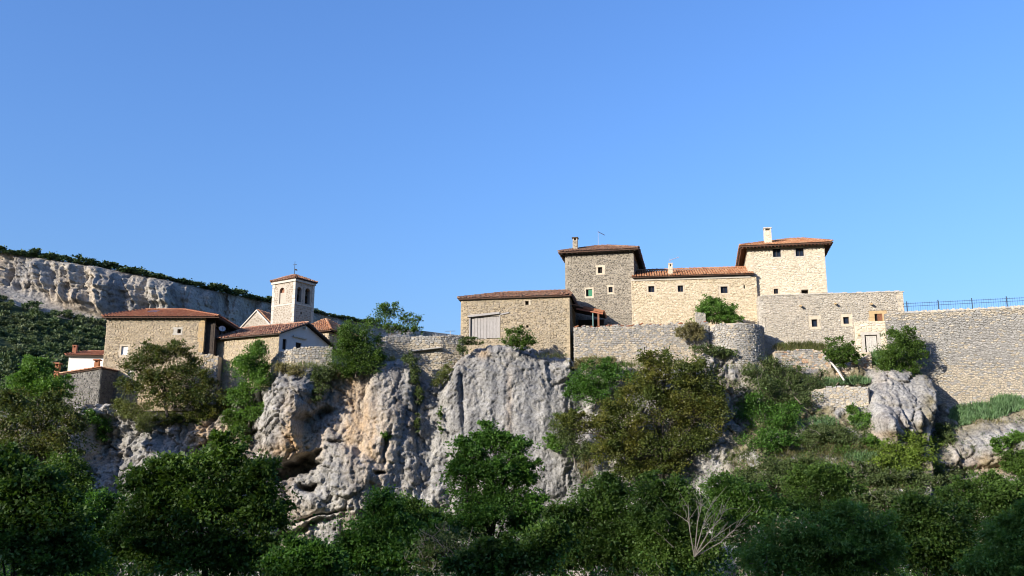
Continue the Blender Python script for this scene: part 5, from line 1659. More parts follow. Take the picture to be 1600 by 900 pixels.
def plant(name, label, cat, blobs, mat, n, leaf=.17, Y=None, base=None, bark='bark', trunk=.16, group=None, surf_d=None, clump=.20, per=26, shell=.42, rag=.42, droop=.15, aspect=.55, limbs=8, depth=.8, twigs=0, dens=1.0):
    """a tree or shrub; blobs are (px, py, rx, ry[, dY]) measured in the photograph"""
    _seed[0] += 1
    rs = np.random.default_rng(_seed[0])
    n = int(n * dens * 2.5)
    leaf = leaf * 1.18
    B = []
    for b in blobs:
        px, py, rx, ry = b[:4]
        if Y is not None: yy = Y
        else: yy = surf(px, py).y - (surf_d if surf_d is not None else .5)
        yy += b[4] if len(b) > 4 else 0
        c = at(px, py, yy)
        k = (c.y * CT + c.z * ST) / F
        B.append((c.x, c.y, c.z, rx * k, .5 * (rx + ry) * k * depth, ry * k))
    # smaller leafy masses standing out of the main ones keep the outline uneven
    sat = []
    for b in B:
        for q in range(4 if b[3] > .9 else 2):
            d = rs.normal(size=3); d /= np.linalg.norm(d)
            if d[2] < -.3: d[2] = -d[2]
            f = float(rs.uniform(.25, .42)); g = float(rs.uniform(.85, 1.15))
            sat.append((b[0] + d[0] * b[3] * g, b[1] + d[1] * b[4] * g, b[2] + d[2] * b[5] * g, b[3] * f * float(rs.uniform(.7, 1.5)), b[4] * f, b[5] * f * float(rs.uniform(.8, 1.5))))
    main = list(B)
    B = B + sat
    if base is None:
        i = int(np.argmax([b[3] * b[5] for b in B]))
        gz = float(ground_z(0, B[i][1])) - .3
        bp = Vector((B[i][0], B[i][1] + .2, gz))
    elif base == 'low':
        i = int(np.argmin([b[2] for b in B]))
        bp = Vector((B[i][0], B[i][1] + B[i][4] * .5, B[i][2] - B[i][5] * .9))
    else:
        bp = at(base[0], base[1], (base[2] if len(base) > 2 else (Y if Y else surf(base[0], base[1]).y)))
    root = empty(name, bp)
    tag(root, label, cat, group)
    P, O, tips = crown_points(B, n, rs, shell, clump, per, rag, cat == 'shrub')
    P = P - np.array(bp)
    Dv = O + rs.normal(size=P.shape) * .75
    Dv[:, 2] -= droop
    L = leaf * (.6 + .8 * rs.random(len(P)))
    V = leaf_quads(P, Dv, L, L * aspect * (.75 + .5 * rs.random(len(P))), rs)
    fast_mesh('crown', V, np.arange(len(V)).reshape(-1, 4), M[mat], root)
    # trunk, limbs and twigs
    mb = MB()
    cen = Vector((np.mean([b[0] for b in main]), np.mean([b[1] for b in main]), np.mean([b[2] for b in main]))) - bp
    hi = cen * .62 + Vector((0, 0, 0))
    mid = hi * .5 + Vector((rs.normal() * .15, rs.normal() * .1, 0)) * hi.length * .3
    mb.tube([(0, 0, 0), mid, hi], [trunk, trunk * .8, trunk * .6], 7)
    for bi, (b, tp) in enumerate(zip(B, tips)):
        big = bi < len(main)
        w = trunk * (1.0 if big else .35)
        c = Vector(b[:3]) - bp
        c = c.lerp(Vector((cen.x, cen.y, c.z)), .15)
        f = rs.uniform(.25, .95)
        st = mid.lerp(hi, f) if f > .3 else mid
        if not big:
            near = min(main, key=lambda q: (q[0] - b[0]) ** 2 + (q[1] - b[1]) ** 2 + (q[2] - b[2]) ** 2)
            st = Vector(near[:3]) - bp
        m_ = st.lerp(c, .5) + Vector((rs.normal(), rs.normal(), rs.normal() * .5 + .3)) * (c - st).length * .10
        mb.tube([st, m_, c], [w * .34, w * .24, w * .12], 5, cap=False)
        sel = rs.permutation(len(tp))[:limbs if big else 2]
        for q in sel:
            t = Vector(tp[q]) - bp
            s0 = m_.lerp(c, rs.uniform(.3, 1))
            k_ = s0.lerp(t, .55) + Vector((rs.normal(), rs.normal(), rs.normal())) * (t - s0).length * .10
            mb.tube([s0, k_, t], [w * .12, w * .08, w * .035], 4, cap=False)
    mb.build('trunk', M[bark], root)
    if twigs:
        tw = MB()
        for i in range(twigs):
            b = B[rs.integers(len(B))]
            c = Vector(b[:3]) - bp
            s0 = c + Vector((rs.normal() * b[3] * .4, rs.normal() * b[4] * .3 - b[4] * .4, -b[5] * .6))
            t = s0 + Vector((rs.normal() * b[3] * .5, -abs(rs.normal()) * b[4] * .2, b[5] * rs.uniform(.5, 1.7)))
            k_ = s0.lerp(t, .5) + Vector((rs.normal(), 0, rs.normal())) * .12
            tw.tube([s0, k_, t], [.03, .02, .008], 4, cap=False)
        tw.build('bare_twigs', M['twig'], root, kind='stuff')
    return root


# ---------------------------------------------------------------- trees and shrubs up on the rock and by the houses
plant('oak_tree', 'brownish green oak with open limbs in front of the large left house', 'tree',
      [(262, 556, 28, 22), (222, 570, 28, 26), (292, 585, 28, 26), (245, 600, 40, 26), (306, 618, 36, 22), (206, 608, 20, 22), (272, 628, 44, 18), (322, 600, 14, 20), (232, 545, 14, 12), (200, 575, 12, 10), (275, 540, 14, 10)],
      'lf_oak', 11500, .15, 91.2, (262, 652), 'bark_dark', .15, clump=.19, per=22, shell=.35, rag=.45, limbs=10)
plant('tree', 'slender leafy green tree climbing the wall of the middle house', 'tree',
      [(402, 552, 20, 20), (388, 580, 24, 26), (408, 598, 18, 28), (378, 622, 18, 24), (398, 650, 15, 18), (372, 650, 10, 14), (414, 575, 10, 14)],
      'lf_bright', 9000, .14, 90.8, (388, 668), 'bark', .09, clump=.24, per=22, shell=.35, rag=.4)
plant('rounded_shrub', 'tall rounded dense green shrub on the rim right of the garden wall', 'shrub',
      [(552, 528, 30, 26), (538, 556, 24, 24), (562, 560, 24, 28), (584, 556, 16, 30, .5), (545, 578, 20, 12)],
      'lf_mid', 9500, .12, 89.9, (556, 590), 'bark', .10, clump=.22, shell=.4, rag=.32)
plant('tree', 'sparse airy little tree against the sky beyond the rim wall', 'tree',
      [(608, 490, 22, 15), (638, 503, 16, 13), (588, 506, 18, 12), (622, 515, 30, 9), (650, 516, 10, 7), (600, 478, 10, 5)],
      'lf_mid', 2300, .15, 96.5, (606, 545), 'bark', .07, clump=.20, per=12, shell=.3, rag=.55, limbs=14)
plant('oak_tree', 'huge olive and rusty gold oak growing on the cliff below the terrace wall', 'tree',
      [(1045, 582, 46, 30), (1092, 605, 38, 34), (1008, 612, 40, 34), (1060, 640, 58, 40), (1108, 645, 26, 40), (975, 650, 38, 34), (930, 668, 40, 24), (1000, 695, 54, 34), (1070, 695, 48, 32), (892, 660, 24, 14), (955, 708, 36, 28), (1035, 730, 44, 22), (1122, 615, 14, 18), (1020, 570, 20, 12), (985, 740, 30, 22)],
      'lf_olive', 27000, .16, 85.6, (1030, 775), 'bark_dark', .26, clump=.17, per=24, shell=.4, rag=.4, limbs=12)
plant('ivy_shrub', 'dark glossy ivy shrub hanging on the rock left of the huge oak', 'shrub',
      [(925, 590, 34, 22), (908, 612, 22, 22), (958, 578, 22, 14), (985, 590, 14, 10), (935, 612, 24, 18)], 'lf_dark', 7000, .13, 88.6, (928, 640), 'bark_dark', .08, clump=.2, shell=.4)
plant('shrub', 'small bright green shrub on bare rock left of the ivy and huge oak', 'shrub', [(868, 694, 15, 9), (860, 686, 9, 8), (880, 688, 8, 7)], 'lf_bright', 1100, .13, None, 'low', trunk=.04)
plant('shrub', 'grey green shrub spreading left from the foot of the huge oak', 'shrub', [(872, 664, 20, 16), (890, 680, 22, 18), (905, 705, 18, 18)], 'lf_scrub', 2600, .14, 87.2, (900, 735), trunk=.06, twigs=14)
plant('shrub', 'low round shrub on the rock ledge under the barn wall', 'shrub', [(812, 525, 22, 11), (800, 534, 16, 8), (826, 533, 14, 9), (812, 538, 24, 6)], 'lf_mid', 2400, .12, 90.0, (812, 545), trunk=.06)
plant('shrub', 'bright green leafy shrub on the terrace beside the wall stub', 'shrub', [(1118, 483, 26, 15), (1100, 490, 14, 13), (1138, 488, 15, 12), (1112, 472, 12, 6), (1118, 499, 32, 7), (1136, 497, 16, 7)], 'lf_bright', 6200, .13, 93.0, (1120, 506), trunk=.08)
plant('shrub', 'tangled green shrub overhanging the pale rock pillar by the retaining wall', 'shrub',
      [(1408, 532, 24, 20), (1394, 556, 28, 22), (1430, 548, 16, 24), (1384, 576, 18, 12), (1422, 578, 16, 14), (1400, 585, 14, 16)], 'lf_mid', 9000, .12, 89.7, (1405, 600), trunk=.09, shell=.35, rag=.42, twigs=10)
plant('shrub', 'leafy green shrub left of the plank door', 'shrub', [(1312, 546, 20, 15), (1328, 546, 14, 12), (1300, 554, 14, 10), (1314, 560, 24, 10), (1332, 558, 12, 9)], 'lf_mid', 3000, .13, 89.6, (1312, 568), trunk=.06)
plant('shrub', 'pale dry grassy shrub hanging over the terrace wall top', 'shrub', [(1078, 514, 19, 9), (1068, 520, 14, 8), (1090, 520, 10, 12)], 'grass_dry', 2200, .16, 90.4, (1078, 530), trunk=.04, aspect=.25)
plant('shrub', 'dull green tuft of shrub at the foot of the round bastion', 'shrub', [(1105, 548, 26, 8), (1130, 552, 16, 8), (1160, 545, 14, 8)], 'lf_scrub', 2000, .13, None, 'low', trunk=.05)
plant('shrub', 'grassy shrub on the bare knob beneath the terrace wall left end', 'shrub', [(930, 566, 30, 9), (955, 570, 16, 9), (905, 570, 12, 7)], 'grass_dry', 2200, .16, None, 'low', trunk=.04, aspect=.25)
# right slope
plant('shrub', 'wide grey green thicket on the slope below the bastion', 'shrub', [(1225, 588, 40, 22), (1262, 600, 34, 16), (1195, 610, 26, 24), (1245, 622, 40, 18), (1180, 585, 16, 16)], 'lf_scrub', 8500, .13, None, 'low', trunk=.08, twigs=12, shell=.35)
plant('shrub', 'dark shaded thicket right of the huge oak', 'shrub', [(1215, 660, 44, 26), (1180, 640, 26, 26), (1238, 640, 22, 16), (1200, 690, 40, 18)], 'lf_dark', 7500, .14, None, 'low', 'bark_dark', trunk=.08)
plant('shrub', 'grey twiggy shrub below the lower drystone terrace wall', 'shrub', [(1300, 675, 36, 18), (1270, 690, 30, 18), (1325, 690, 24, 14)], 'lf_scrub', 4200, .13, None, 'low', trunk=.06, twigs=14)
plant('shrub', 'green shrub in the hollow left of the small boulder', 'shrub', [(1345, 655, 18, 12), (1330, 640, 10, 8), (1362, 690, 16, 9)], 'lf_bright', 2200, .13, None, 'low', trunk=.05)
plant('shrub', 'bright yellow green shrub at the foot of the pale rock pillar', 'shrub', [(1418, 686, 28, 14), (1398, 706, 28, 20), (1436, 712, 30, 20), (1455, 695, 16, 12), (1405, 730, 40, 16)], 'lf_lime', 7200, .14, None, 'low', trunk=.07)
plant('shrub', 'olive scrub below the yellow green shrub', 'shrub', [(1380, 752, 36, 16), (1430, 750, 40, 18), (1350, 740, 24, 16), (1470, 745, 30, 16)], 'lf_scrub', 6000, .14, None, 'low', trunk=.06, twigs=24)
plant('shrub', 'small green shrub on the grey slab at the right edge', 'shrub', [(1570, 690, 18, 8), (1590, 682, 14, 8), (1558, 700, 10, 6)], 'lf_bright', 1900, .13, None, 'low', trunk=.04)
plant('shrub', 'green shrub low on the right edge under the grey slab', 'shrub', [(1590, 718, 24, 14), (1600, 735, 22, 14), (1575, 730, 12, 10)], 'lf_mid', 3000, .14, None, 'low', trunk=.05)
plant('shrub', 'brushy shrub between rock pillar and blue green iris bed', 'shrub', [(1472, 680, 14, 16), (1482, 690, 12, 14)], 'lf_scrub', 1500, .13, None, 'low', trunk=.04)
plant('shrub', 'olive scrub patch on the slope above the round dark bush', 'shrub', [(1225, 735, 40, 20), (1190, 755, 36, 18), (1262, 728, 26, 16), (1160, 745, 20, 14)], 'lf_scrub', 7000, .14, None, 'low', trunk=.06, twigs=12)
# ledges of the cliff
plant('shrub', 'dry tuft hanging under the curved garden wall', 'shrub', [(462, 580, 14, 9), (440, 575, 12, 7)], 'grass_dry', 1500, .14, None, 'low', trunk=.03, aspect=.3)
plant('shrub', 'dull green shrub in the cleft under the garden wall right end', 'shrub', [(502, 592, 13, 22), (515, 580, 12, 12), (495, 618, 8, 12)], 'lf_scrub', 2200, .13, None, 'low', trunk=.04)
plant('shrub', 'tiny bright fern growing on the middle rock buttress', 'shrub', [(603, 683, 8, 4), (600, 678, 4, 4)], 'lf_bright', 260, .13, None, 'low', trunk=.02)
plant('shrub', 'dark vegetation hanging down the cleft beside the middle buttress', 'shrub', [(648, 585, 8, 20), (655, 620, 6, 18), (640, 560, 14, 8), (652, 660, 4, 16)], 'lf_scrub', 2200, .12, None, 'low', trunk=.03)
plant('shrub', 'grassy tuft at the right edge of the patched cleft wall', 'shrub', [(692, 588, 10, 10), (700, 576, 8, 9), (682, 598, 8, 6)], 'grass', 1300, .14, None, 'low', trunk=.03, aspect=.3)
plant('shrub', 'thin green strand of plants down the crack by the wide buttress', 'shrub', [(687, 650, 3, 18), (689, 672, 3, 8)], 'lf_mid', 420, .11, None, 'low', trunk=.02)
plant('shrub', 'grass and weeds clinging below the barn hatch', 'shrub', [(735, 534, 16, 6), (722, 545, 8, 8)], 'lf_scrub', 900, .12, None, 'low', trunk=.02)
plant('shrub', 'hanging grass under the oak of the left house', 'shrub', [(205, 640, 24, 14), (228, 660, 14, 18), (185, 632, 14, 8)], 'grass', 3400, .17, None, 'low', trunk=.04, aspect=.22, droop=.6)
plant('shrub', 'brown brush at the cliff edge right of the left oak', 'shrub', [(325, 640, 26, 14), (300, 655, 24, 10), (350, 625, 16, 14), (265, 655, 20, 10)], 'lf_olive', 3200, .14, None, 'low', 'bark_dark', trunk=.05)
plant('shrub', 'green ivy trailing below the slender tree by the middle house', 'shrub', [(372, 668, 14, 16), (356, 655, 10, 14), (385, 690, 8, 12)], 'lf_mid', 1800, .13, None, 'low', trunk=.04)

# ---------------------------------------------------------------- left slope
plant('young_tree', 'bright yellow green young tree left of the clay chimneys', 'tree', [(58, 580, 26, 20), (38, 600, 24, 20), (84, 606, 28, 20), (58, 612, 36, 22), (66, 566, 12, 8)], 'lf_bright', 6500, .16, 83.0, (60, 660), trunk=.10, clump=.22)
plant('tree', 'dull dark green tree on the slope under the dark stone shed', 'tree', [(40, 650, 50, 36), (95, 650, 38, 34), (20, 705, 42, 44), (85, 700, 44, 38), (118, 672, 20, 22), (60, 740, 50, 30)], 'lf_oak', 9500, .16, 78.0, (60, 800), 'bark_dark', .16)
plant('shrub', 'dark bush in the shaded rock recess left of the big broadleaf tree', 'shrub', [(160, 672, 14, 20), (140, 655, 18, 12)], 'lf_dark', 1700, .14, None, 'low', 'bark_dark', trunk=.04)
plant('shrub', 'leafy green bush low on the pale rocks at left', 'shrub', [(100, 735, 34, 26), (75, 760, 30, 24), (128, 760, 20, 18)], 'lf_mid', 4200, .15, 74.0, (95, 800), trunk=.07, shell=.3)

# ---------------------------------------------------------------- the belt of trees along the valley, all in shade
plant('broadleaf_tree', 'big dense dark broadleaf tree with a pointed top before the left cliff', 'tree',
      [(356, 712, 34, 30), (300, 748, 56, 38), (388, 752, 50, 40), (245, 790, 52, 48), (330, 805, 90, 56), (414, 806, 34, 42), (212, 842, 44, 50), (300, 872, 100, 46), (400, 872, 58, 44), (345, 690, 14, 12), (262, 742, 26, 18)],
      'lf_mid', 30000, .19, 60.0, None, 'bark_dark', .28, clump=.16, per=26, shell=.45, rag=.35)
plant('broadleaf_tree', 'leafy mid green tree filling the bottom left corner', 'tree', [(30, 770, 56, 44), (82, 818, 50, 46), (14, 840, 56, 56), (96, 876, 60, 40), (20, 730, 30, 26)], 'lf_fresh', 17000, .19, 52.0, None, 'bark_dark', .2, clump=.18)
plant('bush', 'dark low bush between the corner tree and the big broadleaf tree', 'shrub', [(150, 800, 30, 34), (165, 845, 34, 40), (140, 880, 40, 30)], 'lf_dark', 6000, .17, 64.0, None, 'bark_dark', .1)
plant('broadleaf_tree', 'dark airy tree standing alone before the wide smooth buttress', 'tree',
      [(768, 684, 26, 20), (738, 704, 30, 26), (802, 706, 28, 26), (716, 742, 22, 30), (768, 742, 56, 36), (820, 752, 22, 36), (770, 792, 66, 40), (728, 828, 46, 34), (816, 822, 32, 38), (720, 690, 10, 9), (760, 664, 14, 9)],
      'lf_dark', 20000, .16, 67.0, None, 'bark_dark', .2, clump=.15, per=22, shell=.35, rag=.45, limbs=12)
plant('bush', 'very dark bush with a narrow top under the cave ledges', 'shrub', [(594, 784, 22, 24), (600, 815, 40, 28), (568, 856, 38, 34), (636, 850, 46, 36), (600, 880, 60, 30), (530, 872, 30, 24)], 'lf_dark', 15000, .16, 62.0, None, 'bark_dark', .14)
plant('bush', 'dark leafy bush right of the big broadleaf tree at the bottom', 'shrub', [(478, 872, 36, 26), (465, 885, 50, 30), (505, 885, 36, 26)], 'lf_dark', 7000, .17, 57.0, None, 'bark_dark', .1)
plant('bush', 'green bush in front of the pale rock foot left of the airy tree', 'shrub', [(655, 805, 30, 22), (635, 790, 18, 16), (680, 815, 24, 18)], 'lf_fresh', 3600, .15, 70.0, None, 'bark', .07, shell=.3)
plant('twiggy_bush', 'grey twiggy half bare bush below the airy tree', 'shrub', [(700, 852, 40, 32), (672, 875, 36, 26), (730, 875, 34, 26)], 'lf_scrub', 2600, .14, 59.0, None, 'twig', .06, twigs=60, shell=.3)
plant('bush', 'fresh green bush rising from the bottom edge left of centre right', 'shrub', [(760, 878, 50, 26), (812, 868, 44, 30), (850, 850, 36, 30)], 'lf_fresh', 9000, .17, 54.0, None, 'bark', .1)
plant('bush', 'large fresh green bush under the left half of the huge oak', 'shrub', [(935, 782, 44, 30), (890, 815, 44, 30), (965, 815, 50, 36), (920, 850, 66, 40), (860, 872, 44, 28), (985, 865, 50, 36), (950, 760, 24, 16)], 'lf_fresh', 21000, .16, 64.0, None, 'bark', .14, shell=.4, twigs=20)
plant('bush', 'green bush with dry twigs under the right half of the huge oak', 'shrub', [(1020, 772, 36, 24), (1058, 792, 40, 32), (1030, 830, 50, 38), (1075, 850, 44, 40), (1050, 885, 60, 28)], 'lf_fresh', 15000, .16, 62.0, None, 'bark', .12, twigs=26)
plant('bush', 'yellowish green bush left of the round dark bush', 'shrub', [(1140, 762, 34, 18), (1180, 785, 40, 26), (1120, 795, 34, 28), (1160, 825, 46, 34), (1200, 800, 26, 22)], 'lf_bright', 11000, .15, 69.0, None, 'bark', .1, twigs=16)
plant('bush', 'round dark green bush standing out below the sunny right slope', 'shrub', [(1290, 752, 44, 24), (1262, 775, 36, 26), (1318, 775, 32, 26), (1285, 795, 56, 24), (1310, 735, 14, 8)], 'lf_fresh', 12500, .14, 73.0, None, 'bark_dark', .12, shell=.45)
plant('willow_bush', 'blue green willow bush with pale leaf undersides at the bottom right', 'shrub', [(1262, 835, 66, 36), (1330, 832, 54, 36), (1205, 862, 50, 36), (1290, 878, 90, 36), (1370, 868, 44, 34)], 'lf_willow', 17000, .17, 50.0, None, 'bark', .12, aspect=.34, clump=.17, twigs=14)
plant('bush', 'dense dark bush filling the bottom between willow and right corner', 'shrub', [(1420, 815, 46, 30), (1475, 818, 46, 34), (1440, 855, 60, 36), (1395, 845, 36, 34), (1490, 870, 50, 36)], 'lf_fresh', 15000, .16, 59.0, None, 'bark_dark', .12)
plant('bush', 'dark bush below the ochre scar on the right slope', 'shrub', [(1545, 768, 46, 26), (1500, 782, 36, 26), (1585, 790, 34, 36), (1550, 815, 56, 34), (1600, 830, 36, 40)], 'lf_fresh', 13000, .15, 66.0, None, 'bark_dark', .12)
plant('willow_bush', 'blue green leafy willow at the bottom right corner', 'shrub', [(1585, 850, 34, 40), (1560, 885, 46, 30), (1605, 810, 20, 30)], 'lf_willow', 8000, .16, 43.0, None, 'bark', .1, aspect=.34)
plant('bush', 'olive brown scrubby bush between round dark bush and right bushes', 'shrub', [(1385, 782, 34, 16), (1430, 782, 30, 16), (1350, 800, 26, 20)], 'lf_scrub', 4800, .14, 71.0, None, 'bark', .07, twigs=14)

# dead bush with pale branches
_seed[0] += 1
rs = np.random.default_rng(_seed[0])
bp = at(1085, 870, 57.0)
dead = empty('dead_bush', bp)
tag(dead, 'dead bush of bare pale branches fanning up among green bushes', 'shrub')
for (dx, dy, cx_, cy_) in ((1118, 775, 1096, 830), (1135, 790, 1108, 830), (1098, 780, 1090, 815), (1075, 785, 1078, 830), (1130, 830, 1105, 850), (1160, 812, 1125, 848)):
    mb = MB()
    e, c = at(dx, dy, 57.0 + rs.normal() * .4) - bp, at(cx_, cy_, 56.7 + rs.normal() * .3) - bp
    mb.tube([(0, 0, 0), c * .5, c, c.lerp(e, .5) + Vector((rs.normal() * .08, 0, 0)), e], [.035, .032, .025, .016, .008], 5, cap=False)
    for i in range(9):
        s0 = c.lerp(e, rs.uniform(.05, .95)); d = (e - c).normalized()
        t = s0 + (d * rs.uniform(.4, 1.1) + Vector((rs.normal() * .35, rs.normal() * .3, rs.normal() * .2)))
        mb.tube([s0, s0.lerp(t, .5) + Vector((0, 0, .03)), t], [.014, .010, .005], 4, cap=False)
    mb.build('branch', M['twig'], dead)

# ---------------------------------------------------------------- uncounted growth: grass, irises, rubble
def scatter_blades(name, patches, mat, h, w, seed, lean=.35):
    rs = np.random.default_rng(seed)
    A = []
    for (px, py, rx, ry, n) in patches:
        t, r = rs.uniform(0, 2 * math.pi, n), np.sqrt(rs.random(n))
        A.append(np.stack([px + np.cos(t) * r * rx, py + np.sin(t) * r * ry], -1))
    A = np.concatenate(A)
    P = np.repeat(surf_many(A[:, 0], A[:, 1]) - np.array([0, .15, .05]), 6, 0)
    n = len(P)
    hh = (h * rs.uniform(.5, 1.3, n))[:, None]
    d = np.stack([rs.normal(size=n) * lean, rs.normal(size=n) * lean - .25, np.ones(n)], -1)
    d /= np.linalg.norm(d, axis=1)[:, None]
    s = np.stack([rs.normal(size=n), rs.normal(size=n) * .5, np.zeros(n)], -1)
    s /= np.linalg.norm(s, axis=1)[:, None] + 1e-6
    b = P + rs.normal(size=(n, 3)) * np.array([.14, .10, .03])
    V = np.stack([b - s * w * .5, b + s * w * .5, b + d * hh * .6 + s * w * .4, b + d * hh + np.array([0, 0, -.1]) * hh], 1).reshape(-1, 3)
    V = np.array(V)
    o = fast_mesh(name, V, np.arange(len(V)).reshape(-1, 4), M[mat])
    o['kind'] = 'stuff'
    return o


scatter_blades('grass', [(1250, 542, 42, 6, 420), (1270, 549, 26, 4, 120), (1225, 560, 20, 8, 60), (1370, 700, 40, 12, 120), (1480, 705, 40, 16, 110), (1380, 770, 60, 14, 160), (1260, 715, 60, 18, 220), (1150, 715, 40, 16, 80), (1430, 735, 60, 14, 160), (1330, 592, 26, 4, 60), (980, 570, 30, 4, 80), (860, 556, 26, 3, 40), (470, 572, 40, 4, 90), (560, 566, 30, 5, 60), (600, 562, 24, 3, 50), (250, 648, 80, 5, 160), (1560, 705, 60, 10, 60), (1200, 610, 40, 30, 160), (1165, 575, 30, 14, 60)], 'grass', .42, .03, 5)
scatter_blades('dry_grass', [(1245, 545, 44, 6, 160), (1280, 710, 70, 20, 220), (1180, 735, 50, 16, 120), (1400, 755, 70, 16, 180), (1330, 700, 30, 10, 90), (915, 730, 12, 30, 160), (1530, 660, 60, 4, 50), (1300, 690, 40, 20, 120)], 'grass_dry', .42, .028, 6)
scatter_blades('iris_bed', [(1530, 645, 44, 12, 420), (1575, 632, 28, 12, 300), (1500, 655, 24, 9, 180), (1480, 672, 16, 8, 60), (1335, 597, 24, 4, 130), (1345, 660, 14, 8, 70), (1285, 662, 26, 8, 80), (1345, 715, 26, 6, 80), (1295, 600, 20, 5, 60), (1372, 560, 14, 10, 90)], 'iris', .55, .075, 8)

# ---------------------------------------------------------------- far rim bushes and the far wood
protos = []
for s in range(4):
    rs = np.random.default_rng(900 + s)
    bl = [(rs.normal() * .7, rs.normal() * .5, .95 + rs.normal() * .15, 1.1, 1.0, .85) for _ in range(3)]
    P, O, _ = crown_points(bl, 420, rs, .4, .25, 10, .3)
    Dv = O + rs.normal(size=P.shape) * .7
    L = .5 * (.6 + .8 * rs.random(len(P)))
    V = leaf_quads(P, Dv, L, L * .7, rs)
    protos.append((V, np.arange(len(V)).reshape(-1, 4)))
pm = []
rs = np.random.default_rng(77)
px = -6.0
i = 0
while px < 585:
    sc = float(rs.choice([.6, .9, 1.2, 1.5, 2.1]) * rs.uniform(.85, 1.15))
    if rs.random() < .10: sc *= .6; px += rs.uniform(2, 7)
    r, f = far_profile(px)
    loc = (r.x, r.y - 1.2 + rs.normal() * .8, r.z - .45)
    k = int(rs.integers(4))
    if len(pm) <= k or not any(q[0] == k for q in pm):
        o = fast_mesh('rim_bush', *protos[k], M['lf_far']); pm.append((k, o.data))
    else:
        o = link_mesh('rim_bush', [q[1] for q in pm if q[0] == k][0])
    o.location = loc
    o.scale = (sc * 1.25, sc * 1.1, sc * float(rs.uniform(.6, .95)))
    o.rotation_euler = (0, 0, float(rs.uniform(0, 6.28)))
    tag(o, 'small dark evergreen bush in the row along the far cliff rim', 'bush', 'bushes along the rim of the far cliff')
    px += 5.2 * sc * float(rs.uniform(.7, 1.25))
    i += 1
bl = []
rs = np.random.default_rng(76)
for q in np.arange(-8, 590, 2.2):
    r, f = far_profile(q)
    k = float(rs.uniform(.35, 1.0))
    bl.append((r.x + float(rs.normal()), r.y - float(rs.uniform(-2, 1.2)), r.z + .2, k * 1.6, k, k * float(rs.uniform(.7, 1.3))))
P, O, _ = crown_points(bl, 9000, rs, .3, .4, 12, .4, True)
L = .5 * (.6 + .8 * rs.random(len(P)))
V = leaf_quads(P, O + rs.normal(size=P.shape) * .7, L, L * .6, rs)
o = fast_mesh('rim_scrub', V, np.arange(len(V)).reshape(-1, 4), M['lf_far2'])
o['kind'] = 'stuff'
V = []
rs = np.random.default_rng(78)
for i in range(4200):
    px = float(rs.uniform(-120, 330))
    r, f = far_profile(px)
    d = float(rs.uniform(7, 225))
    if d < 22 and rs.random() < .3: continue
    zz = f.z + float(np.interp(d, [0, 3, 9, 18, 30, 46, 66, 90, 120, 170, 230], [0, -1.6, -5, -10, -16.5, -24.5, -34, -45, -58, -76, -92]))
    k = int(rs.integers(4)); s = float(rs.uniform(.7, 1.9)) * (1.0 if d > 50 else .8)
    a = float(rs.uniform(0, 6.28))
    Q = protos[k][0].reshape(-1, 4, 3)
    Q = Q[rs.random(len(Q)) < .62].reshape(-1, 3)
    ca, sa_ = math.cos(a) * s, math.sin(a) * s
    V.append(np.stack([Q[:, 0] * ca - Q[:, 1] * sa_ + f.x + d * .1, Q[:, 0] * sa_ + Q[:, 1] * ca + f.y - d, Q[:, 2] * s * 1.15 + zz - .2], -1))
V = np.concatenate(V)
o = fast_mesh('far_wood', V, np.arange(len(V)).reshape(-1, 4), M['lf_far2'])
o['kind'] = 'stuff'

# undergrowth filling the shaded valley floor below the trees
rs = np.random.default_rng(79)
V = []
bl = []
for i in range(520):
    Y = float(rs.uniform(46, 82)); x = float(rs.uniform(-.62, .62)) * Y
    h = float(rs.uniform(2.4, 5.4)) * (1.25 if Y > 66 else 1); gz = float(ground_z(x, Y))
    bl.append((x, Y, gz + h * .5, float(rs.uniform(1.3, 2.8)), float(rs.uniform(1, 2)), h * .55))
P, O, _ = crown_points(bl, 98000, rs, .4, .25, 24, .35, True)
Dv = O + rs.normal(size=P.shape) * .7
L = .21 * (.6 + .8 * rs.random(len(P)))
V = leaf_quads(P, Dv, L, L * .55, rs)
o = fast_mesh('undergrowth', V, np.arange(len(V)).reshape(-1, 4), M['lf_dark'])
o['kind'] = 'stuff'

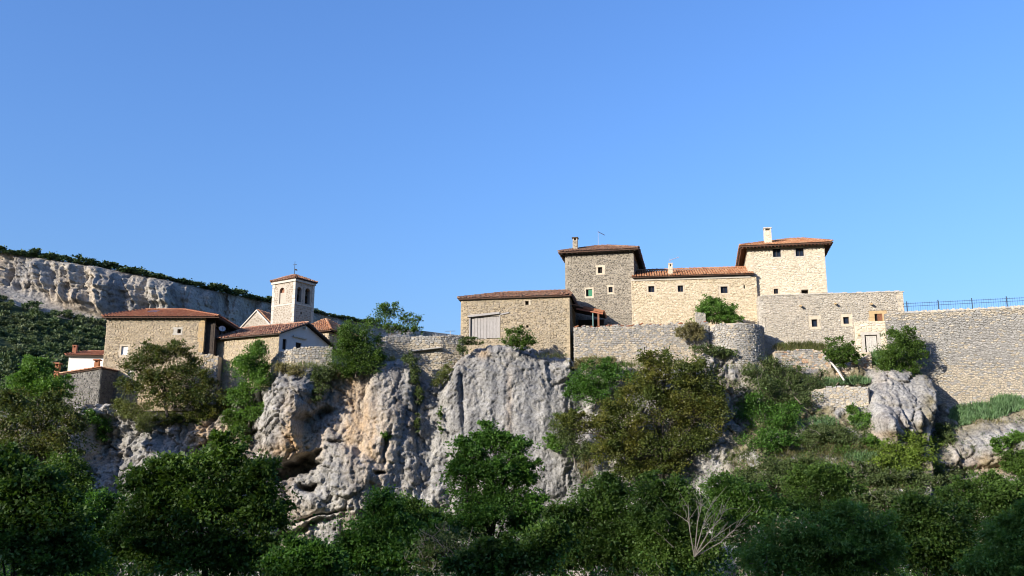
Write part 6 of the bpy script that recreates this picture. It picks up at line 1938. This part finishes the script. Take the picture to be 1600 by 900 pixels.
# low growth spread over the right hand slope
def cover(name, mat, n, boxes, seed, leaf, size=(.35, .9)):
    rs = np.random.default_rng(seed)
    A = np.concatenate([np.stack([rs.uniform(x0, x1, k), rs.uniform(y0, y1, k)], -1) for (x0, x1, y0, y1, k) in boxes])
    keep = pnoise(A[:, 0] * .035, A[:, 1] * .05, seed * .37) > -.12
    keep &= ~((np.abs(A[:, 0] - 1399) < 46) & (A[:, 1] < 668)) & ~((np.abs(A[:, 0] - 1312) < 46) & (np.abs(A[:, 1] - 624) < 20))
    A = A[keep]
    C = surf_many(A[:, 0], A[:, 1])
    bl = []
    for c in C:
        r = float(rs.uniform(*size))
        bl.append((c[0], c[1] - .1, c[2] + r * .15, r * 1.25, r * .8, r * .8))
    P, O, _ = crown_points(bl, n, rs, .3, .35, 14, .4, True)
    Dv = O + rs.normal(size=P.shape) * .7
    L = leaf * (.6 + .8 * rs.random(len(P)))
    V = leaf_quads(P, Dv, L, L * .5, rs)
    o = fast_mesh(name, V, np.arange(len(V)).reshape(-1, 4), M[mat])
    o['kind'] = 'stuff'


cover('ground_cover', 'lf_fresh', 24000, [(1150, 1370, 600, 770, 190), (1370, 1480, 690, 790, 90), (1440, 1610, 735, 790, 40), (1200, 1300, 600, 700, 30)], 81, .15)
cover('cliff_foot_scrub', 'lf_dark', 36000, [(560, 900, 790, 850, 110), (890, 1180, 745, 850, 170), (60, 420, 770, 890, 150), (420, 900, 840, 890, 90)], 84, .17, (.6, 1.6))
cover('low_scrub', 'lf_scrub', 17000, [(1140, 1370, 560, 770, 130), (1360, 1500, 700, 790, 60), (1480, 1610, 655, 730, 14)], 82, .14)

# unseen leaf screen added along the crest behind the camera, thinning the low sun
rs = np.random.default_rng(83)
bl = []
for i in range(420):
    x = float(rs.uniform(-420, 130)); y = float(rs.uniform(-112, -62))
    r = float(rs.uniform(2.2, 4.2))
    bl.append((x, y, float(ground_z(x, y)) + float(rs.uniform(1, 12)), r, r, r * 1.3))
P, O, _ = crown_points(bl, 17500, rs, .3, .4, 20, .4)
Dv = O + rs.normal(size=P.shape) * .8
L = 1.1 * (.6 + .8 * rs.random(len(P)))
V = leaf_quads(P, Dv, L, L * .7, rs)
o = fast_mesh('sun_filter_leaves', V, np.arange(len(V)).reshape(-1, 4), M['lf_far2'])
o['kind'] = 'stuff'
